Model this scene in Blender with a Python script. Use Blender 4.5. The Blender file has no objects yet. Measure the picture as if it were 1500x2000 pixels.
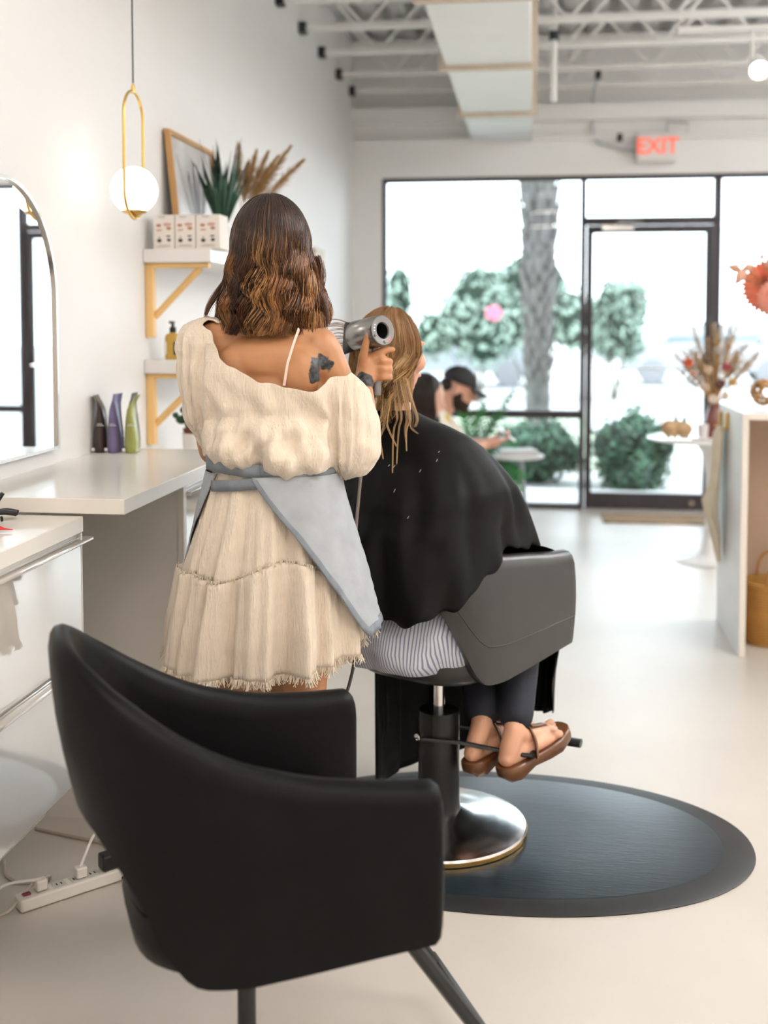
import bpy, bmesh, math, random
import numpy as np
from mathutils import Vector, Matrix

random.seed(7)
RNG = np.random.default_rng(7)
PI = math.pi
R = math.radians
scene = bpy.context.scene
col = scene.collection

# ------------------------------------------------------------------ camera
cd = bpy.data.cameras.new('camera')
cam = bpy.data.objects.new('camera', cd)
col.objects.link(cam)
cam.location = (0, 0, 1.45)
cam.rotation_euler = (R(90 - 3.2), 0, R(7.458))
cd.sensor_fit = 'HORIZONTAL'
cd.sensor_width = 24
cd.lens = 36
cd.shift_y = -0.1628
cd.clip_end = 300
cd.dof.use_dof = True
cd.dof.focus_distance = 2.72
cd.dof.aperture_fstop = 1.8
scene.camera = cam

# ------------------------------------------------------------------ world: bright overcast sky
w = bpy.data.worlds.new('overcast_sky')
scene.world = w
w.use_nodes = True
bg = w.node_tree.nodes['Background']
bg.inputs[0].default_value = (0.85, 0.935, 1.0, 1)
bg.inputs[1].default_value = 5.6

scene.view_settings.view_transform = 'Standard'
scene.view_settings.look = 'None'
scene.view_settings.exposure = -0.02
scene.view_settings.gamma = 1.0
scene.view_settings.use_curve_mapping = False

scene.cycles.use_adaptive_sampling = True
scene.cycles.adaptive_threshold = 0.04
scene.cycles.max_bounces = 7
scene.cycles.diffuse_bounces = 5
scene.cycles.glossy_bounces = 4
scene.cycles.transmission_bounces = 5
scene.cycles.transparent_max_bounces = 8
scene.cycles.caustics_reflective = False
scene.cycles.caustics_refractive = False

def lamp_area(name, loc, sx, sy, power, color, rot=(0, 0, 0)):
    l = bpy.data.lights.new(name, 'AREA')
    l.shape = 'RECTANGLE'; l.size = sx; l.size_y = sy
    l.energy = power; l.color = color
    o = bpy.data.objects.new(name, l)
    o.location = loc; o.rotation_euler = rot
    col.objects.link(o)
    return o

FILL_LAMPS = [(0.5, 0.6), (0.5, -2.0), (2.9, 0.6), (2.9, -2.0), (2.9, 3.4), (3.4, 6.6)]  # fill lamps added out of view to brighten the room
for _x, _y in FILL_LAMPS:
    lamp_area('added_fill_light', (_x, _y, 3.10), 1.2, 0.3, 27, (1.0, 0.88, 0.75))
    lamp_area('added_fill_uplight', (_x, _y, 3.18), 1.2, 0.3, 230 if _y > 3 else 25, (0.94, 0.97, 1.0) if _y > 3 else (1.0, 0.94, 0.88), (PI, 0, 0))  # added upward fill, lifts the ceiling and joists

# ------------------------------------------------------------------ materials
MATS = {}
def _lin(c):
    return tuple(((x / 255) / 12.92 if x / 255 <= .04045 else ((x / 255 + .055) / 1.055) ** 2.4) for x in c)

def nd(nt, t, **kw):
    n = nt.nodes.new(t)
    for k, v in kw.items():
        setattr(n, k, v)
    return n

def mat(name, c, rough=.5, metal=0., spec=.5, var=0., vscale=8., bump=0., bscale=60., bdist=.004,
        stretch=(1, 1, 1), coat=0., sheen=0., emit=None, estr=0., sss=0., trans=0., wave=None, alpha=1.):
    """c is linear rgb.  Procedural: noise colour variation and noise bump in object space."""
    if name in MATS:
        return MATS[name]
    m = bpy.data.materials.new(name)
    m.use_nodes = True
    nt = m.node_tree
    b = nt.nodes['Principled BSDF']
    b.inputs['Base Color'].default_value = (*c, 1)
    b.inputs['Roughness'].default_value = rough
    b.inputs['Metallic'].default_value = metal
    b.inputs['Specular IOR Level'].default_value = spec
    b.inputs['Coat Weight'].default_value = coat
    b.inputs['Sheen Weight'].default_value = sheen
    if sss:
        b.inputs['Subsurface Weight'].default_value = sss
        b.inputs['Subsurface Radius'].default_value = (.02, .008, .004)
        b.inputs['Subsurface Scale'].default_value = .5
    if trans:
        b.inputs['Transmission Weight'].default_value = trans
    if emit:
        b.inputs['Emission Color'].default_value = (*emit, 1)
        b.inputs['Emission Strength'].default_value = estr
    tc = nd(nt, 'ShaderNodeTexCoord')
    mp = nd(nt, 'ShaderNodeMapping')
    mp.inputs['Scale'].default_value = stretch
    nt.links.new(tc.outputs['Object'], mp.inputs['Vector'])
    if var or not bump:
        n = nd(nt, 'ShaderNodeTexNoise')
        n.inputs['Scale'].default_value = vscale
        n.inputs['Detail'].default_value = 5
        nt.links.new(mp.outputs[0], n.inputs['Vector'])
        r = nd(nt, 'ShaderNodeMapRange')
        r.inputs['From Min'].default_value = .3; r.inputs['From Max'].default_value = .7
        r.inputs['To Min'].default_value = 1 - var; r.inputs['To Max'].default_value = 1 + var
        nt.links.new(n.outputs['Fac'], r.inputs['Value'])
        mx = nd(nt, 'ShaderNodeVectorMath', operation='SCALE')
        mx.inputs[0].default_value = c
        nt.links.new(r.outputs[0], mx.inputs['Scale'])
        nt.links.new(mx.outputs[0], b.inputs['Base Color'])
    if bump:
        n2 = nd(nt, 'ShaderNodeTexNoise')
        n2.inputs['Scale'].default_value = bscale
        n2.inputs['Detail'].default_value = 4
        nt.links.new(mp.outputs[0], n2.inputs['Vector'])
        bp = nd(nt, 'ShaderNodeBump')
        bp.inputs['Strength'].default_value = bump
        bp.inputs['Distance'].default_value = bdist
        nt.links.new(n2.outputs['Fac'], bp.inputs['Height'])
        nt.links.new(bp.outputs[0], b.inputs['Normal'])
    MATS[name] = m
    return m

def mat_vcol(name, rough=.45, spec=.4, aniso=0.):
    """Hair: the colour of each strand (root to tip dye) comes from the strand's own attribute."""
    m = bpy.data.materials.new(name); m.use_nodes = True
    nt = m.node_tree; b = nt.nodes['Principled BSDF']
    a = nd(nt, 'ShaderNodeAttribute', attribute_name='strand')
    nt.links.new(a.outputs['Color'], b.inputs['Base Color'])
    b.inputs['Roughness'].default_value = rough
    b.inputs['Specular IOR Level'].default_value = spec
    MATS[name] = m
    return m

def mat_glass(name, tint=(.955, .98, .985)):
    m = bpy.data.materials.new(name); m.use_nodes = True
    nt = m.node_tree; nt.nodes.remove(nt.nodes['Principled BSDF'])
    out = nt.nodes['Material Output']
    tr = nd(nt, 'ShaderNodeBsdfTransparent'); tr.inputs[0].default_value = (*tint, 1)
    gl = nd(nt, 'ShaderNodeBsdfGlossy'); gl.inputs['Roughness'].default_value = .02
    fr = nd(nt, 'ShaderNodeFresnel'); fr.inputs[0].default_value = 1.35
    mx = nd(nt, 'ShaderNodeMixShader')
    nt.links.new(fr.outputs[0], mx.inputs[0]); nt.links.new(tr.outputs[0], mx.inputs[1]); nt.links.new(gl.outputs[0], mx.inputs[2])
    nt.links.new(mx.outputs[0], out.inputs[0])
    MATS[name] = m
    return m

def mat_skin(name, c, tattoos=()):
    """Skin; tattoos are dark blue-grey prints with a ragged outline around given body points (x, y, z, radius)."""
    m = mat(name, c, rough=.42, spec=.45, var=.10, vscale=14, bump=.12, bscale=220, bdist=.001, sss=.12)
    nt = m.node_tree; b = nt.nodes['Principled BSDF']
    src = b.inputs['Base Color'].links[0].from_socket
    tc = nd(nt, 'ShaderNodeTexCoord')
    for (x, y, z, r) in tattoos:
        d = nd(nt, 'ShaderNodeVectorMath', operation='DISTANCE')
        d.inputs[1].default_value = (x, y, z)
        nt.links.new(tc.outputs['Object'], d.inputs[0])
        n = nd(nt, 'ShaderNodeTexNoise'); n.inputs['Scale'].default_value = 1.1 / r; n.inputs['Detail'].default_value = 3
        nt.links.new(tc.outputs['Object'], n.inputs['Vector'])
        a = nd(nt, 'ShaderNodeMath', operation='MULTIPLY_ADD')
        nt.links.new(n.outputs['Fac'], a.inputs[0]); a.inputs[1].default_value = -r * 1.6
        nt.links.new(d.outputs['Value'], a.inputs[2])
        lt = nd(nt, 'ShaderNodeMapRange')
        lt.inputs['From Min'].default_value = r * .16; lt.inputs['From Max'].default_value = r * .28
        lt.inputs['To Min'].default_value = .97; lt.inputs['To Max'].default_value = 0
        nt.links.new(a.outputs[0], lt.inputs['Value'])
        n3 = nd(nt, 'ShaderNodeTexNoise'); n3.inputs['Scale'].default_value = 3.6 / r; n3.inputs['Detail'].default_value = 1
        nt.links.new(tc.outputs['Object'], n3.inputs['Vector'])
        rp = nd(nt, 'ShaderNodeValToRGB')
        rp.color_ramp.elements[0].position = .42; rp.color_ramp.elements[0].color = (.002, .005, .008, 1)
        rp.color_ramp.elements[1].position = .58; rp.color_ramp.elements[1].color = (.03, .048, .058, 1)
        nt.links.new(n3.outputs['Fac'], rp.inputs[0])
        mx = nd(nt, 'ShaderNodeMix', data_type='RGBA')
        nt.links.new(lt.outputs[0], mx.inputs['Factor'])
        nt.links.new(src, mx.inputs['A']); nt.links.new(rp.outputs[0], mx.inputs['B'])
        src = mx.outputs['Result']
    nt.links.new(src, b.inputs['Base Color'])
    return m

def mat_stripe(name, c1, c2, scale, axis=(1, 0, 0), rough=.8, thr=.5):
    m = mat(name, c1, rough=rough, bump=.2, bscale=90)
    nt = m.node_tree; b = nt.nodes['Principled BSDF']
    tc = nd(nt, 'ShaderNodeTexCoord')
    dt = nd(nt, 'ShaderNodeVectorMath', operation='DOT_PRODUCT'); dt.inputs[1].default_value = tuple(a * scale for a in axis)
    nt.links.new(tc.outputs['Object'], dt.inputs[0])
    fr = nd(nt, 'ShaderNodeMath', operation='FRACT'); nt.links.new(dt.outputs['Value'], fr.inputs[0])
    gt = nd(nt, 'ShaderNodeMath', operation='GREATER_THAN'); gt.inputs[1].default_value = thr
    nt.links.new(fr.outputs[0], gt.inputs[0])
    mx = nd(nt, 'ShaderNodeMix', data_type='RGBA')
    mx.inputs['A'].default_value = (*c1, 1); mx.inputs['B'].default_value = (*c2, 1)
    nt.links.new(gt.outputs[0], mx.inputs['Factor']); nt.links.new(mx.outputs['Result'], b.inputs['Base Color'])
    return m

def mat_gauze(name, c, grid=True):
    """Crinkled cotton gauze: fine vertical crinkle relief and a faint woven window-pane check."""
    m = mat(name, c, rough=.9, sheen=.25, spec=.15, var=.05, vscale=30)
    nt = m.node_tree; b = nt.nodes['Principled BSDF']
    tc = nd(nt, 'ShaderNodeTexCoord')
    mp = nd(nt, 'ShaderNodeMapping'); mp.inputs['Scale'].default_value = (1, 1, .18)
    nt.links.new(tc.outputs['Object'], mp.inputs[0])
    n = nd(nt, 'ShaderNodeTexNoise'); n.inputs['Scale'].default_value = 210; n.inputs['Detail'].default_value = 3
    nt.links.new(mp.outputs[0], n.inputs['Vector'])
    bp = nd(nt, 'ShaderNodeBump'); bp.inputs['Strength'].default_value = .85; bp.inputs['Distance'].default_value = .005
    h = n.outputs['Fac']
    if grid:
        sx = nd(nt, 'ShaderNodeSeparateXYZ'); nt.links.new(tc.outputs['Object'], sx.inputs[0])
        hs = h
        for ax, sc in ((0, 62), (2, 62)):
            k = nd(nt, 'ShaderNodeMath', operation='MULTIPLY'); k.inputs[1].default_value = sc
            nt.links.new(sx.outputs[ax], k.inputs[0])
            fr = nd(nt, 'ShaderNodeMath', operation='FRACT'); nt.links.new(k.outputs[0], fr.inputs[0])
            gt = nd(nt, 'ShaderNodeMath', operation='GREATER_THAN'); gt.inputs[1].default_value = .84
            nt.links.new(fr.outputs[0], gt.inputs[0])
            ad = nd(nt, 'ShaderNodeMath', operation='MULTIPLY_ADD'); ad.inputs[1].default_value = .35
            nt.links.new(gt.outputs[0], ad.inputs[0]); nt.links.new(hs, ad.inputs[2]); hs = ad.outputs[0]
        h = hs
    nt.links.new(h, bp.inputs['Height']); nt.links.new(bp.outputs[0], b.inputs['Normal'])
    return m

# ------------------------------------------------------------------ mesh helpers
WM = {}          # world matrix of every object made
def tag(o, label=None, cat=None, group=None, kind=None):
    if label: o['label'] = label
    if cat: o['category'] = cat
    if group: o['group'] = group
    if kind: o['kind'] = kind
    return o

def thing(name, label, cat, loc=(0, 0, 0), rz=0., group=None, kind=None):
    o = bpy.data.objects.new(name, None)
    o.empty_display_size = .1
    o.location = loc; o.rotation_euler = (0, 0, rz)
    col.objects.link(o)
    WM[o] = Matrix.Translation(loc) @ Matrix.Rotation(rz, 4, 'Z')
    return tag(o, label, cat, group, kind)

def link(me, name, m, parent=None, world=True):
    o = bpy.data.objects.new(name, me)
    col.objects.link(o)
    if m is not None:
        me.materials.append(m)
    W = Matrix.Identity(4)
    if parent is not None:
        o.parent = parent
        if world:
            o.matrix_parent_inverse = WM[parent].inverted()
        else:
            W = WM[parent].copy()
    WM[o] = W
    return o

def smooth(me, ang=40):
    me.shade_smooth()
    if ang is not None and ang < 180:
        me.set_sharp_from_angle(angle=R(ang))

def tri(p):
    return [tuple(map(float, q)) for q in p]

class MB:
    def __init__(s):
        s.v = []; s.f = []
    def add(s, V, F):
        n = len(s.v)
        s.v += tri(V)
        s.f += [tuple(i + n for i in f) for f in F]
        return s
    def box(s, x0, x1, y0, y1, z0, z1, M=None):
        V = [(x, y, z) for z in (z0, z1) for y in (y0, y1) for x in (x0, x1)]
        if M is not None: V = [M @ Vector(p) for p in V]
        return s.add(V, [(0, 2, 3, 1), (4, 5, 7, 6), (0, 1, 5, 4), (2, 6, 7, 3), (0, 4, 6, 2), (1, 3, 7, 5)])
    def loft(s, rings, closed=True, caps=True):
        n = len(rings[0]); V = [p for r in rings for p in r]; F = []
        for i in range(len(rings) - 1):
            for j in range(n if closed else n - 1):
                k = (j + 1) % n
                F.append((i * n + j, i * n + k, (i + 1) * n + k, (i + 1) * n + j))
        if caps and closed:
            F.append(tuple(range(n - 1, -1, -1)))
            F.append(tuple((len(rings) - 1) * n + j for j in range(n)))
        return s.add(V, F)
    def tube(s, pts, r, n=8, caps=True, flat=None):
        pts = [Vector(p) for p in pts]
        rr = r if isinstance(r, (list, tuple)) else [r] * len(pts)
        rings = []; ref = None
        for i, p in enumerate(pts):
            t = (pts[min(i + 1, len(pts) - 1)] - pts[max(i - 1, 0)])
            if t.length < 1e-9: t = Vector((0, 0, 1))
            t.normalize()
            if ref is None:
                ref = Vector((0, 0, 1)) if abs(t.z) < .9 else Vector((1, 0, 0))
            a = (ref - t * ref.dot(t))
            if a.length < 1e-6: a = t.orthogonal()
            a.normalize(); ref = a; b = t.cross(a)
            fa, fb = flat if flat else (1, 1)
            rings.append([p + a * (math.cos(2 * PI * k / n) * rr[i] * fa) + b * (math.sin(2 * PI * k / n) * rr[i] * fb) for k in range(n)])
        return s.loft(rings, True, caps)
    def lathe(s, prof, c=(0, 0, 0), n=32, M=None, caps=True):
        c = Vector(c); rings = []
        for r, z in prof:
            ring = [Vector((r * math.cos(2 * PI * k / n), r * math.sin(2 * PI * k / n), z)) for k in range(n)]
            if M is not None: ring = [M @ p for p in ring]
            rings.append([c + p for p in ring])
        return s.loft(rings, True, caps)
    def ell(s, c, r, n=20, m=12, M=None):
        if not isinstance(r, (list, tuple)): r = (r, r, r)
        c = Vector(c); V = []; F = []
        def T(p):
            p = Vector(p)
            return c + (M @ p if M is not None else p)
        V.append(T((0, 0, r[2])))
        for i in range(1, m):
            th = PI * i / m
            for j in range(n):
                ph = 2 * PI * j / n
                V.append(T((r[0] * math.sin(th) * math.cos(ph), r[1] * math.sin(th) * math.sin(ph), r[2] * math.cos(th))))
        V.append(T((0, 0, -r[2])))
        for j in range(n):
            F.append((0, 1 + j, 1 + (j + 1) % n))
            for i in range(m - 2):
                a = 1 + i * n + j; b = 1 + i * n + (j + 1) % n
                F.append((a, a + n, b + n, b))
            F.append((len(V) - 1, 1 + (m - 2) * n + (j + 1) % n, 1 + (m - 2) * n + j))
        return s.add(V, F)
    def cap(s, p0, r0, p1, r1, n=14):
        """tapered capsule"""
        p0 = Vector(p0); p1 = Vector(p1); t = (p1 - p0).normalized(); a = t.orthogonal().normalized(); b = t.cross(a)
        rings = []
        def ring(c, r): return [c + a * (r * math.cos(2 * PI * k / n)) + b * (r * math.sin(2 * PI * k / n)) for k in range(n)]
        for k in range(1, 5):
            q = PI / 2 * k / 4
            rings.append(ring(p0 - t * (r0 * math.cos(q)), r0 * math.sin(q)))
        for k in range(4, 0, -1):
            q = PI / 2 * k / 4
            rings.append(ring(p1 + t * (r1 * math.cos(q)), r1 * math.sin(q)))
        return s.loft(rings)
    def chain(s, pts, rr, n=14):
        for i in range(len(pts) - 1):
            s.cap(pts[i], rr[i], pts[i + 1], rr[i + 1], n)
        return s
    def quad(s, a, b, c, d):
        return s.add([a, b, c, d], [(0, 1, 2, 3)])
    def prism(s, poly, o, ax, ay, az, t):
        """polygon (2-D) on axes ax, ay at o, extruded by t along az"""
        o, ax, ay, az = map(Vector, (o, ax, ay, az)); n = len(poly)
        A = [o + ax * p[0] + ay * p[1] for p in poly]
        return s.add(A + [p + az * t for p in A], [tuple(range(n)), tuple(range(2 * n - 1, n - 1, -1))] +
                     [(i, i + n, (i + 1) % n + n, (i + 1) % n) for i in range(n)])
    def mesh(s, name='mesh'):
        me = bpy.data.meshes.new(name)
        me.from_pydata(s.v, [], s.f)
        bm = bmesh.new(); bm.from_mesh(me)
        bmesh.ops.recalc_face_normals(bm, faces=bm.faces)
        bm.to_mesh(me); bm.free()
        me.update()
        return me
    def build(s, name, m, parent=None, world=True, sm=40, bevel=0., seg=2, solid=0., sub=0, label=None):
        me = s.mesh(name)
        o = link(me, name, m, parent, world)
        if sm: smooth(me, sm)
        if solid:
            md = o.modifiers.new('thickness', 'SOLIDIFY'); md.thickness = solid; md.offset = 0
        if bevel:
            md = o.modifiers.new('bevel', 'BEVEL'); md.width = bevel; md.segments = seg; md.limit_method = 'ANGLE'; md.angle_limit = R(35)
            md.harden_normals = False
        if sub:
            md = o.modifiers.new('sub', 'SUBSURF'); md.levels = sub; md.render_levels = sub
        if label: o['label'] = label
        return o

def box(name, m, x0, x1, y0, y1, z0, z1, parent=None, world=True, bevel=0., label=None):
    return MB().box(x0, x1, y0, y1, z0, z1).build(name, m, parent, world, sm=30, bevel=bevel, label=label)

def remesh(mb, voxel, it=4, fac=.5):
    """one continuous skin around overlapping volumes"""
    me = bpy.data.meshes.new('tmp'); me.from_pydata(mb.v, [], mb.f)
    o = bpy.data.objects.new('tmp', me); col.objects.link(o)
    md = o.modifiers.new('r', 'REMESH'); md.mode = 'VOXEL'; md.voxel_size = voxel
    ms = o.modifiers.new('s', 'SMOOTH'); ms.factor = fac; ms.iterations = it
    dg = bpy.context.evaluated_depsgraph_get(); dg.update()
    ev = o.evaluated_get(dg)
    out = bpy.data.meshes.new_from_object(ev)
    bpy.data.objects.remove(o); bpy.data.meshes.remove(me)
    return out

def verts_of(me):
    a = np.empty(len(me.vertices) * 3); me.vertices.foreach_get('co', a); return a.reshape(-1, 3)
def normals_of(me):
    a = np.empty(len(me.vertices) * 3); me.vertices.foreach_get('normal', a); return a.reshape(-1, 3)
def set_verts(me, V):
    me.vertices.foreach_set('co', np.ascontiguousarray(V, dtype=np.float32).ravel()); me.update()

def mesh_np(name, V, Q, colors=None, attr='strand'):
    """fast mesh from numpy: V (n,3), Q (m,k) faces, optional per-vertex colours"""
    me = bpy.data.meshes.new(name)
    V = np.asarray(V, np.float32); Q = np.asarray(Q, np.int32); k = Q.shape[1]
    me.vertices.add(len(V)); me.vertices.foreach_set('co', V.ravel())
    me.loops.add(Q.size); me.loops.foreach_set('vertex_index', Q.ravel())
    me.polygons.add(len(Q)); me.polygons.foreach_set('loop_start', np.arange(0, Q.size, k, dtype=np.int32))
    me.polygons.foreach_set('loop_total', np.full(len(Q), k, np.int32))
    me.update(calc_edges=True)
    if colors is not None:
        a = me.color_attributes.new(attr, 'FLOAT_COLOR', 'POINT')
        c = np.ones((len(V), 4), np.float32); c[:, :3] = colors
        a.data.foreach_set('color', c.ravel())
    me.validate()
    return me

def strands(name, P, rad, C, sides=3):
    """P (N,K,3) strand points, rad (N,K), C (N,K,3) -> tube mesh"""
    P = np.asarray(P); N, K, _ = P.shape
    T = np.gradient(P, axis=1); T /= np.linalg.norm(T, axis=2, keepdims=True) + 1e-9
    ref = np.array([.31, .2, .93]) + np.zeros_like(T)
    A = np.cross(T, ref); bad = np.linalg.norm(A, axis=2) < 1e-3
    A[bad] = np.cross(T[bad], np.array([1., 0, 0]))
    A /= np.linalg.norm(A, axis=2, keepdims=True) + 1e-9
    B = np.cross(T, A)
    ang = 2 * PI * np.arange(sides) / sides
    V = P[:, :, None, :] + rad[:, :, None, None] * (A[:, :, None, :] * np.cos(ang)[None, None, :, None] + B[:, :, None, :] * np.sin(ang)[None, None, :, None])
    idx = np.arange(N * K * sides).reshape(N, K, sides)
    q = []
    for s_ in range(sides):
        t_ = (s_ + 1) % sides
        q.append(np.stack([idx[:, :-1, s_], idx[:, :-1, t_], idx[:, 1:, t_], idx[:, 1:, s_]], -1).reshape(-1, 4))
    CC = np.repeat(C[:, :, None, :], sides, 2).reshape(-1, 3)
    me = mesh_np(name, V.reshape(-1, 3), np.concatenate(q), CC)
    me.shade_smooth()
    return me

def lerp_pts(xs, ys, x):
    return np.interp(x, xs, ys)

def leafy(name, centers, radii, n, size, m, parent=None, seed=1, lean=.4):
    """crown of many separate small leaves on a set of ellipsoid lumps"""
    g = np.random.default_rng(seed)
    cs = np.array(centers, float); rs = np.array(radii, float)
    wgt = (rs[:, 0] * rs[:, 2]); k = g.choice(len(cs), n, p=wgt / wgt.sum())
    d = g.normal(size=(n, 3)); d /= np.linalg.norm(d, axis=1, keepdims=True)
    p = cs[k] + d * rs[k] * (g.random((n, 1)) ** .35)
    nrm = d + g.normal(size=(n, 3)) * lean; nrm /= np.linalg.norm(nrm, axis=1, keepdims=True)
    a = np.cross(nrm, g.normal(size=(n, 3))); a /= np.linalg.norm(a, axis=1, keepdims=True)
    b = np.cross(nrm, a); s_ = size * (.6 + .8 * g.random((n, 1)))
    V = np.stack([p - a * s_, p - b * s_ * .45, p + a * s_, p + b * s_ * .45 + nrm * s_ * .15], 1).reshape(-1, 3)
    Q = np.arange(4 * n).reshape(n, 4)
    me = mesh_np(name, V, Q)
    return link(me, name, m, parent)

def text_mesh(body, size, extrude=.001):
    cu = bpy.data.curves.new('txt', 'FONT'); cu.body = body; cu.size = size; cu.extrude = extrude
    cu.align_x = 'CENTER'; cu.align_y = 'CENTER'; cu.offset = size * .012
    o = bpy.data.objects.new('txt', cu); col.objects.link(o)
    dg = bpy.context.evaluated_depsgraph_get(); dg.update()
    me = bpy.data.meshes.new_from_object(o.evaluated_get(dg))
    bpy.data.objects.remove(o); bpy.data.curves.remove(cu)
    return me
# ================================================================== SETTING
M_wall = mat('wall_paint', (.85, .84, .83), rough=.6, var=.012, vscale=3, bump=.05, bscale=220, bdist=.001)
M_ceil = mat('ceiling_paint', (.92, .92, .92), rough=.7, var=.02, vscale=5)
M_joist = mat('joist_paint', (.84, .82, .79), rough=.6, var=.04, vscale=9)
M_duct = mat('duct_paint', (.82, .81, .79), rough=.55, var=.02, vscale=4)
M_flange = mat('duct_flange', (.62, .52, .42), rough=.55, var=.08, vscale=20)
M_bronze = mat('bronze_anodised', (.050, .040, .044), rough=.5, spec=.3, var=.12, vscale=12)
M_black = mat('black_plastic', (.012, .012, .013), rough=.4, var=.1, vscale=30)
M_white = mat('white_laminate', (.82, .80, .775), rough=.28, var=.012, vscale=4)
M_gloss = mat('white_gloss', (.78, .755, .72), rough=.04, metal=.38, spec=1., coat=.8, var=.01, vscale=4)
M_chrome = mat('chrome', (.78, .78, .79), rough=.12, metal=1, var=.03, vscale=30)
M_brass = mat('brass', (.72, .46, .14), rough=.22, metal=1, var=.06, vscale=25)
M_glass = mat_glass('window_glass')

# floor: pale sealed concrete, softly mottled, a little glossy
M_floor = mat('floor_concrete', (.61, .57, .52), rough=.34, spec=.5, var=.045, vscale=1.6, bump=.03, bscale=30, bdist=.002)
_nt = M_floor.node_tree; _b = _nt.nodes['Principled BSDF']
_n = nd(_nt, 'ShaderNodeTexNoise'); _n.inputs['Scale'].default_value = 5.; _n.inputs['Detail'].default_value = 6
_r = nd(_nt, 'ShaderNodeMapRange'); _r.inputs['To Min'].default_value = .22; _r.inputs['To Max'].default_value = .48
_nt.links.new(_n.outputs['Fac'], _r.inputs['Value']); _nt.links.new(_r.outputs[0], _b.inputs['Roughness'])

XL, XR, YF, YN, ZC = -1.42, 4.4, 9.0, -4.0, 3.62
def struct(o):
    o['kind'] = 'structure'; return o
struct(box('floor', M_floor, XL - .2, XR + .2, YN - .2, YF + .06, -.12, 0))
struct(box('wall_left', M_wall, XL - .15, XL, YN, YF + .14, 0, 3.9))
struct(box('wall_right', M_wall, XR, XR + .15, YN, YF + .14, 0, 3.9))
struct(box('wall_near', M_wall, XL - .15, XR + .15, YN - .15, YN, 0, 3.9))
mb = MB().box(XL, XR, YF, YF + .14, 2.575, 3.9).box(XL, -1.195, YF, YF + .14, 0, 2.575).box(4.27, XR, YF, YF + .14, 0, 2.575)
struct(mb.build('wall_front', M_wall, sm=30))
struct(box('trim_1', M_wall, XL, XR, YF - .10, YF, 2.98, 3.10))
struct(box('trim_2', M_wall, XL, XR, YF - .05, YF, 2.84, 2.87))
# metal roof deck with ribs
mb = MB(); V = []; nn = 0
pro = []
x = XL
while x < XR:
    pro += [(x, ZC), (x + .10, ZC), (x + .115, ZC + .04), (x + .185, ZC + .04)]
    x += .20
pro.append((XR, ZC))
mb.add([(a, YN, z) for a, z in pro] + [(a, YF + .1, z) for a, z in pro], [(i, i + 1, len(pro) + i + 1, len(pro) + i) for i in range(len(pro) - 1)])
struct(mb.build('ceiling', M_ceil, sm=20, solid=.004))
struct(box('ceiling_slab', M_ceil, XL - .15, XR + .15, YN - .15, YF + .14, 3.70, 3.9))

# open web joists
TOPZ, BOTZ = 3.55, 3.215
me_t = MB().box(XL, XR, -.03, .03, -.02, .03).mesh('top_chord')
me_b = MB().box(XL + .02, XR, -.026, .026, -.014, .014).mesh('bottom_chord')
dxw = .30
seg = math.hypot(dxw, TOPZ - BOTZ)
me_w1 = MB().tube([(0, 0, 0), (dxw, 0, TOPZ - BOTZ)], .010, 6).mesh('web_bar')
me_w2 = MB().tube([(0, 0, TOPZ - BOTZ), (dxw, 0, 0)], .010, 6).mesh('web_bar')
me_s = MB().box(XL, XL + .045, -.036, .036, -.03, .035).mesh('bearing_seat')
for me_ in (me_t, me_b, me_w1, me_w2): me_.materials.append(M_joist)
me_s.materials.append(M_black)
JY = [3.7, 4.35, 5.0, 5.65, 6.3, 6.92, 7.55, 8.22, 8.82]
JW = ['first', 'second', 'third', 'fourth', 'fifth', 'sixth', 'seventh', 'eighth', 'ninth']
for i, y in enumerate(JY):
    j = thing('ceiling_joist', 'white open web steel ceiling joist, %s counted from the storefront' % JW[len(JY) - 1 - i], 'joist', (XL, y, BOTZ), 0, 'open web joists under the roof deck', 'structure')
    def sub(me_, x, z):
        o = bpy.data.objects.new(me_.name.split('.')[0], me_); col.objects.link(o); o.parent = j
        o.location = (x, 0, z); WM[o] = Matrix.Identity(4)
    sub(me_t, -XL, TOPZ - BOTZ); sub(me_b, -XL, 0); sub(me_s, -XL, 0)
    k = 0; x = .10
    while x < 4.2:
        sub(me_w1 if k % 2 else me_w2, x, 0); x += dxw; k += 1

# supply duct under the joists
d = thing('air_duct', 'boxy white air duct running along the ceiling towards the storefront', 'duct', (-.26, 6, 2.83))
mb = MB().box(-.49, -.03, 3.4, YF, 2.835, 3.16)
mb.build('duct_body', M_duct, d, sm=30, bevel=.006)
for y in (3.62, 4.96, 6.30, 7.72):
    MB().box(-.525, .005, y, y + .045, 2.81, 3.18).build('flange', M_flange, d, sm=30, bevel=.004)
box('diffuser', mat('diffuser', (.84, .86, .9), rough=.5), -.47, -.05, 8.0, 8.9, 2.828, 2.836, d, bevel=.003)

# ------------------------------------------------------------------ storefront
def frame_bar(nm, x0, x1, z0, z1, par, y0=YF + .02, y1=YF + .12):
    return MB().box(x0, x1, y0, y1, z0, z1).build(nm, M_bronze, par, sm=30, bevel=.004)
def pane(x0, x1, z0, z1, par, nm='pane'):
    return MB().box(x0, x1, YF + .066, YF + .074, z0, z1).build(nm, M_glass, par, sm=30)
def window(nm, loc):
    o = thing(nm, None, None, loc); o['kind'] = 'structure'; return o
w1 = window('window_1', (-.42, YF, 0))
frame_bar('window_frame', -1.195, -1.165, 0, 2.575, w1)
frame_bar('window_frame', -1.165, .345, 2.545, 2.575, w1)
frame_bar('window_frame', -1.165, .345, 0, .035, w1)
frame_bar('window_rail', -1.165, .345, .705, .765, w1)
pane(-1.165, .345, .035, .705, w1); pane(-1.165, .345, .765, 2.545, w1)
frame_bar('window_mullion', .345, .385, 0, 2.575, w1)
w2 = window('window_2', (.85, YF, 2.2))
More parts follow.
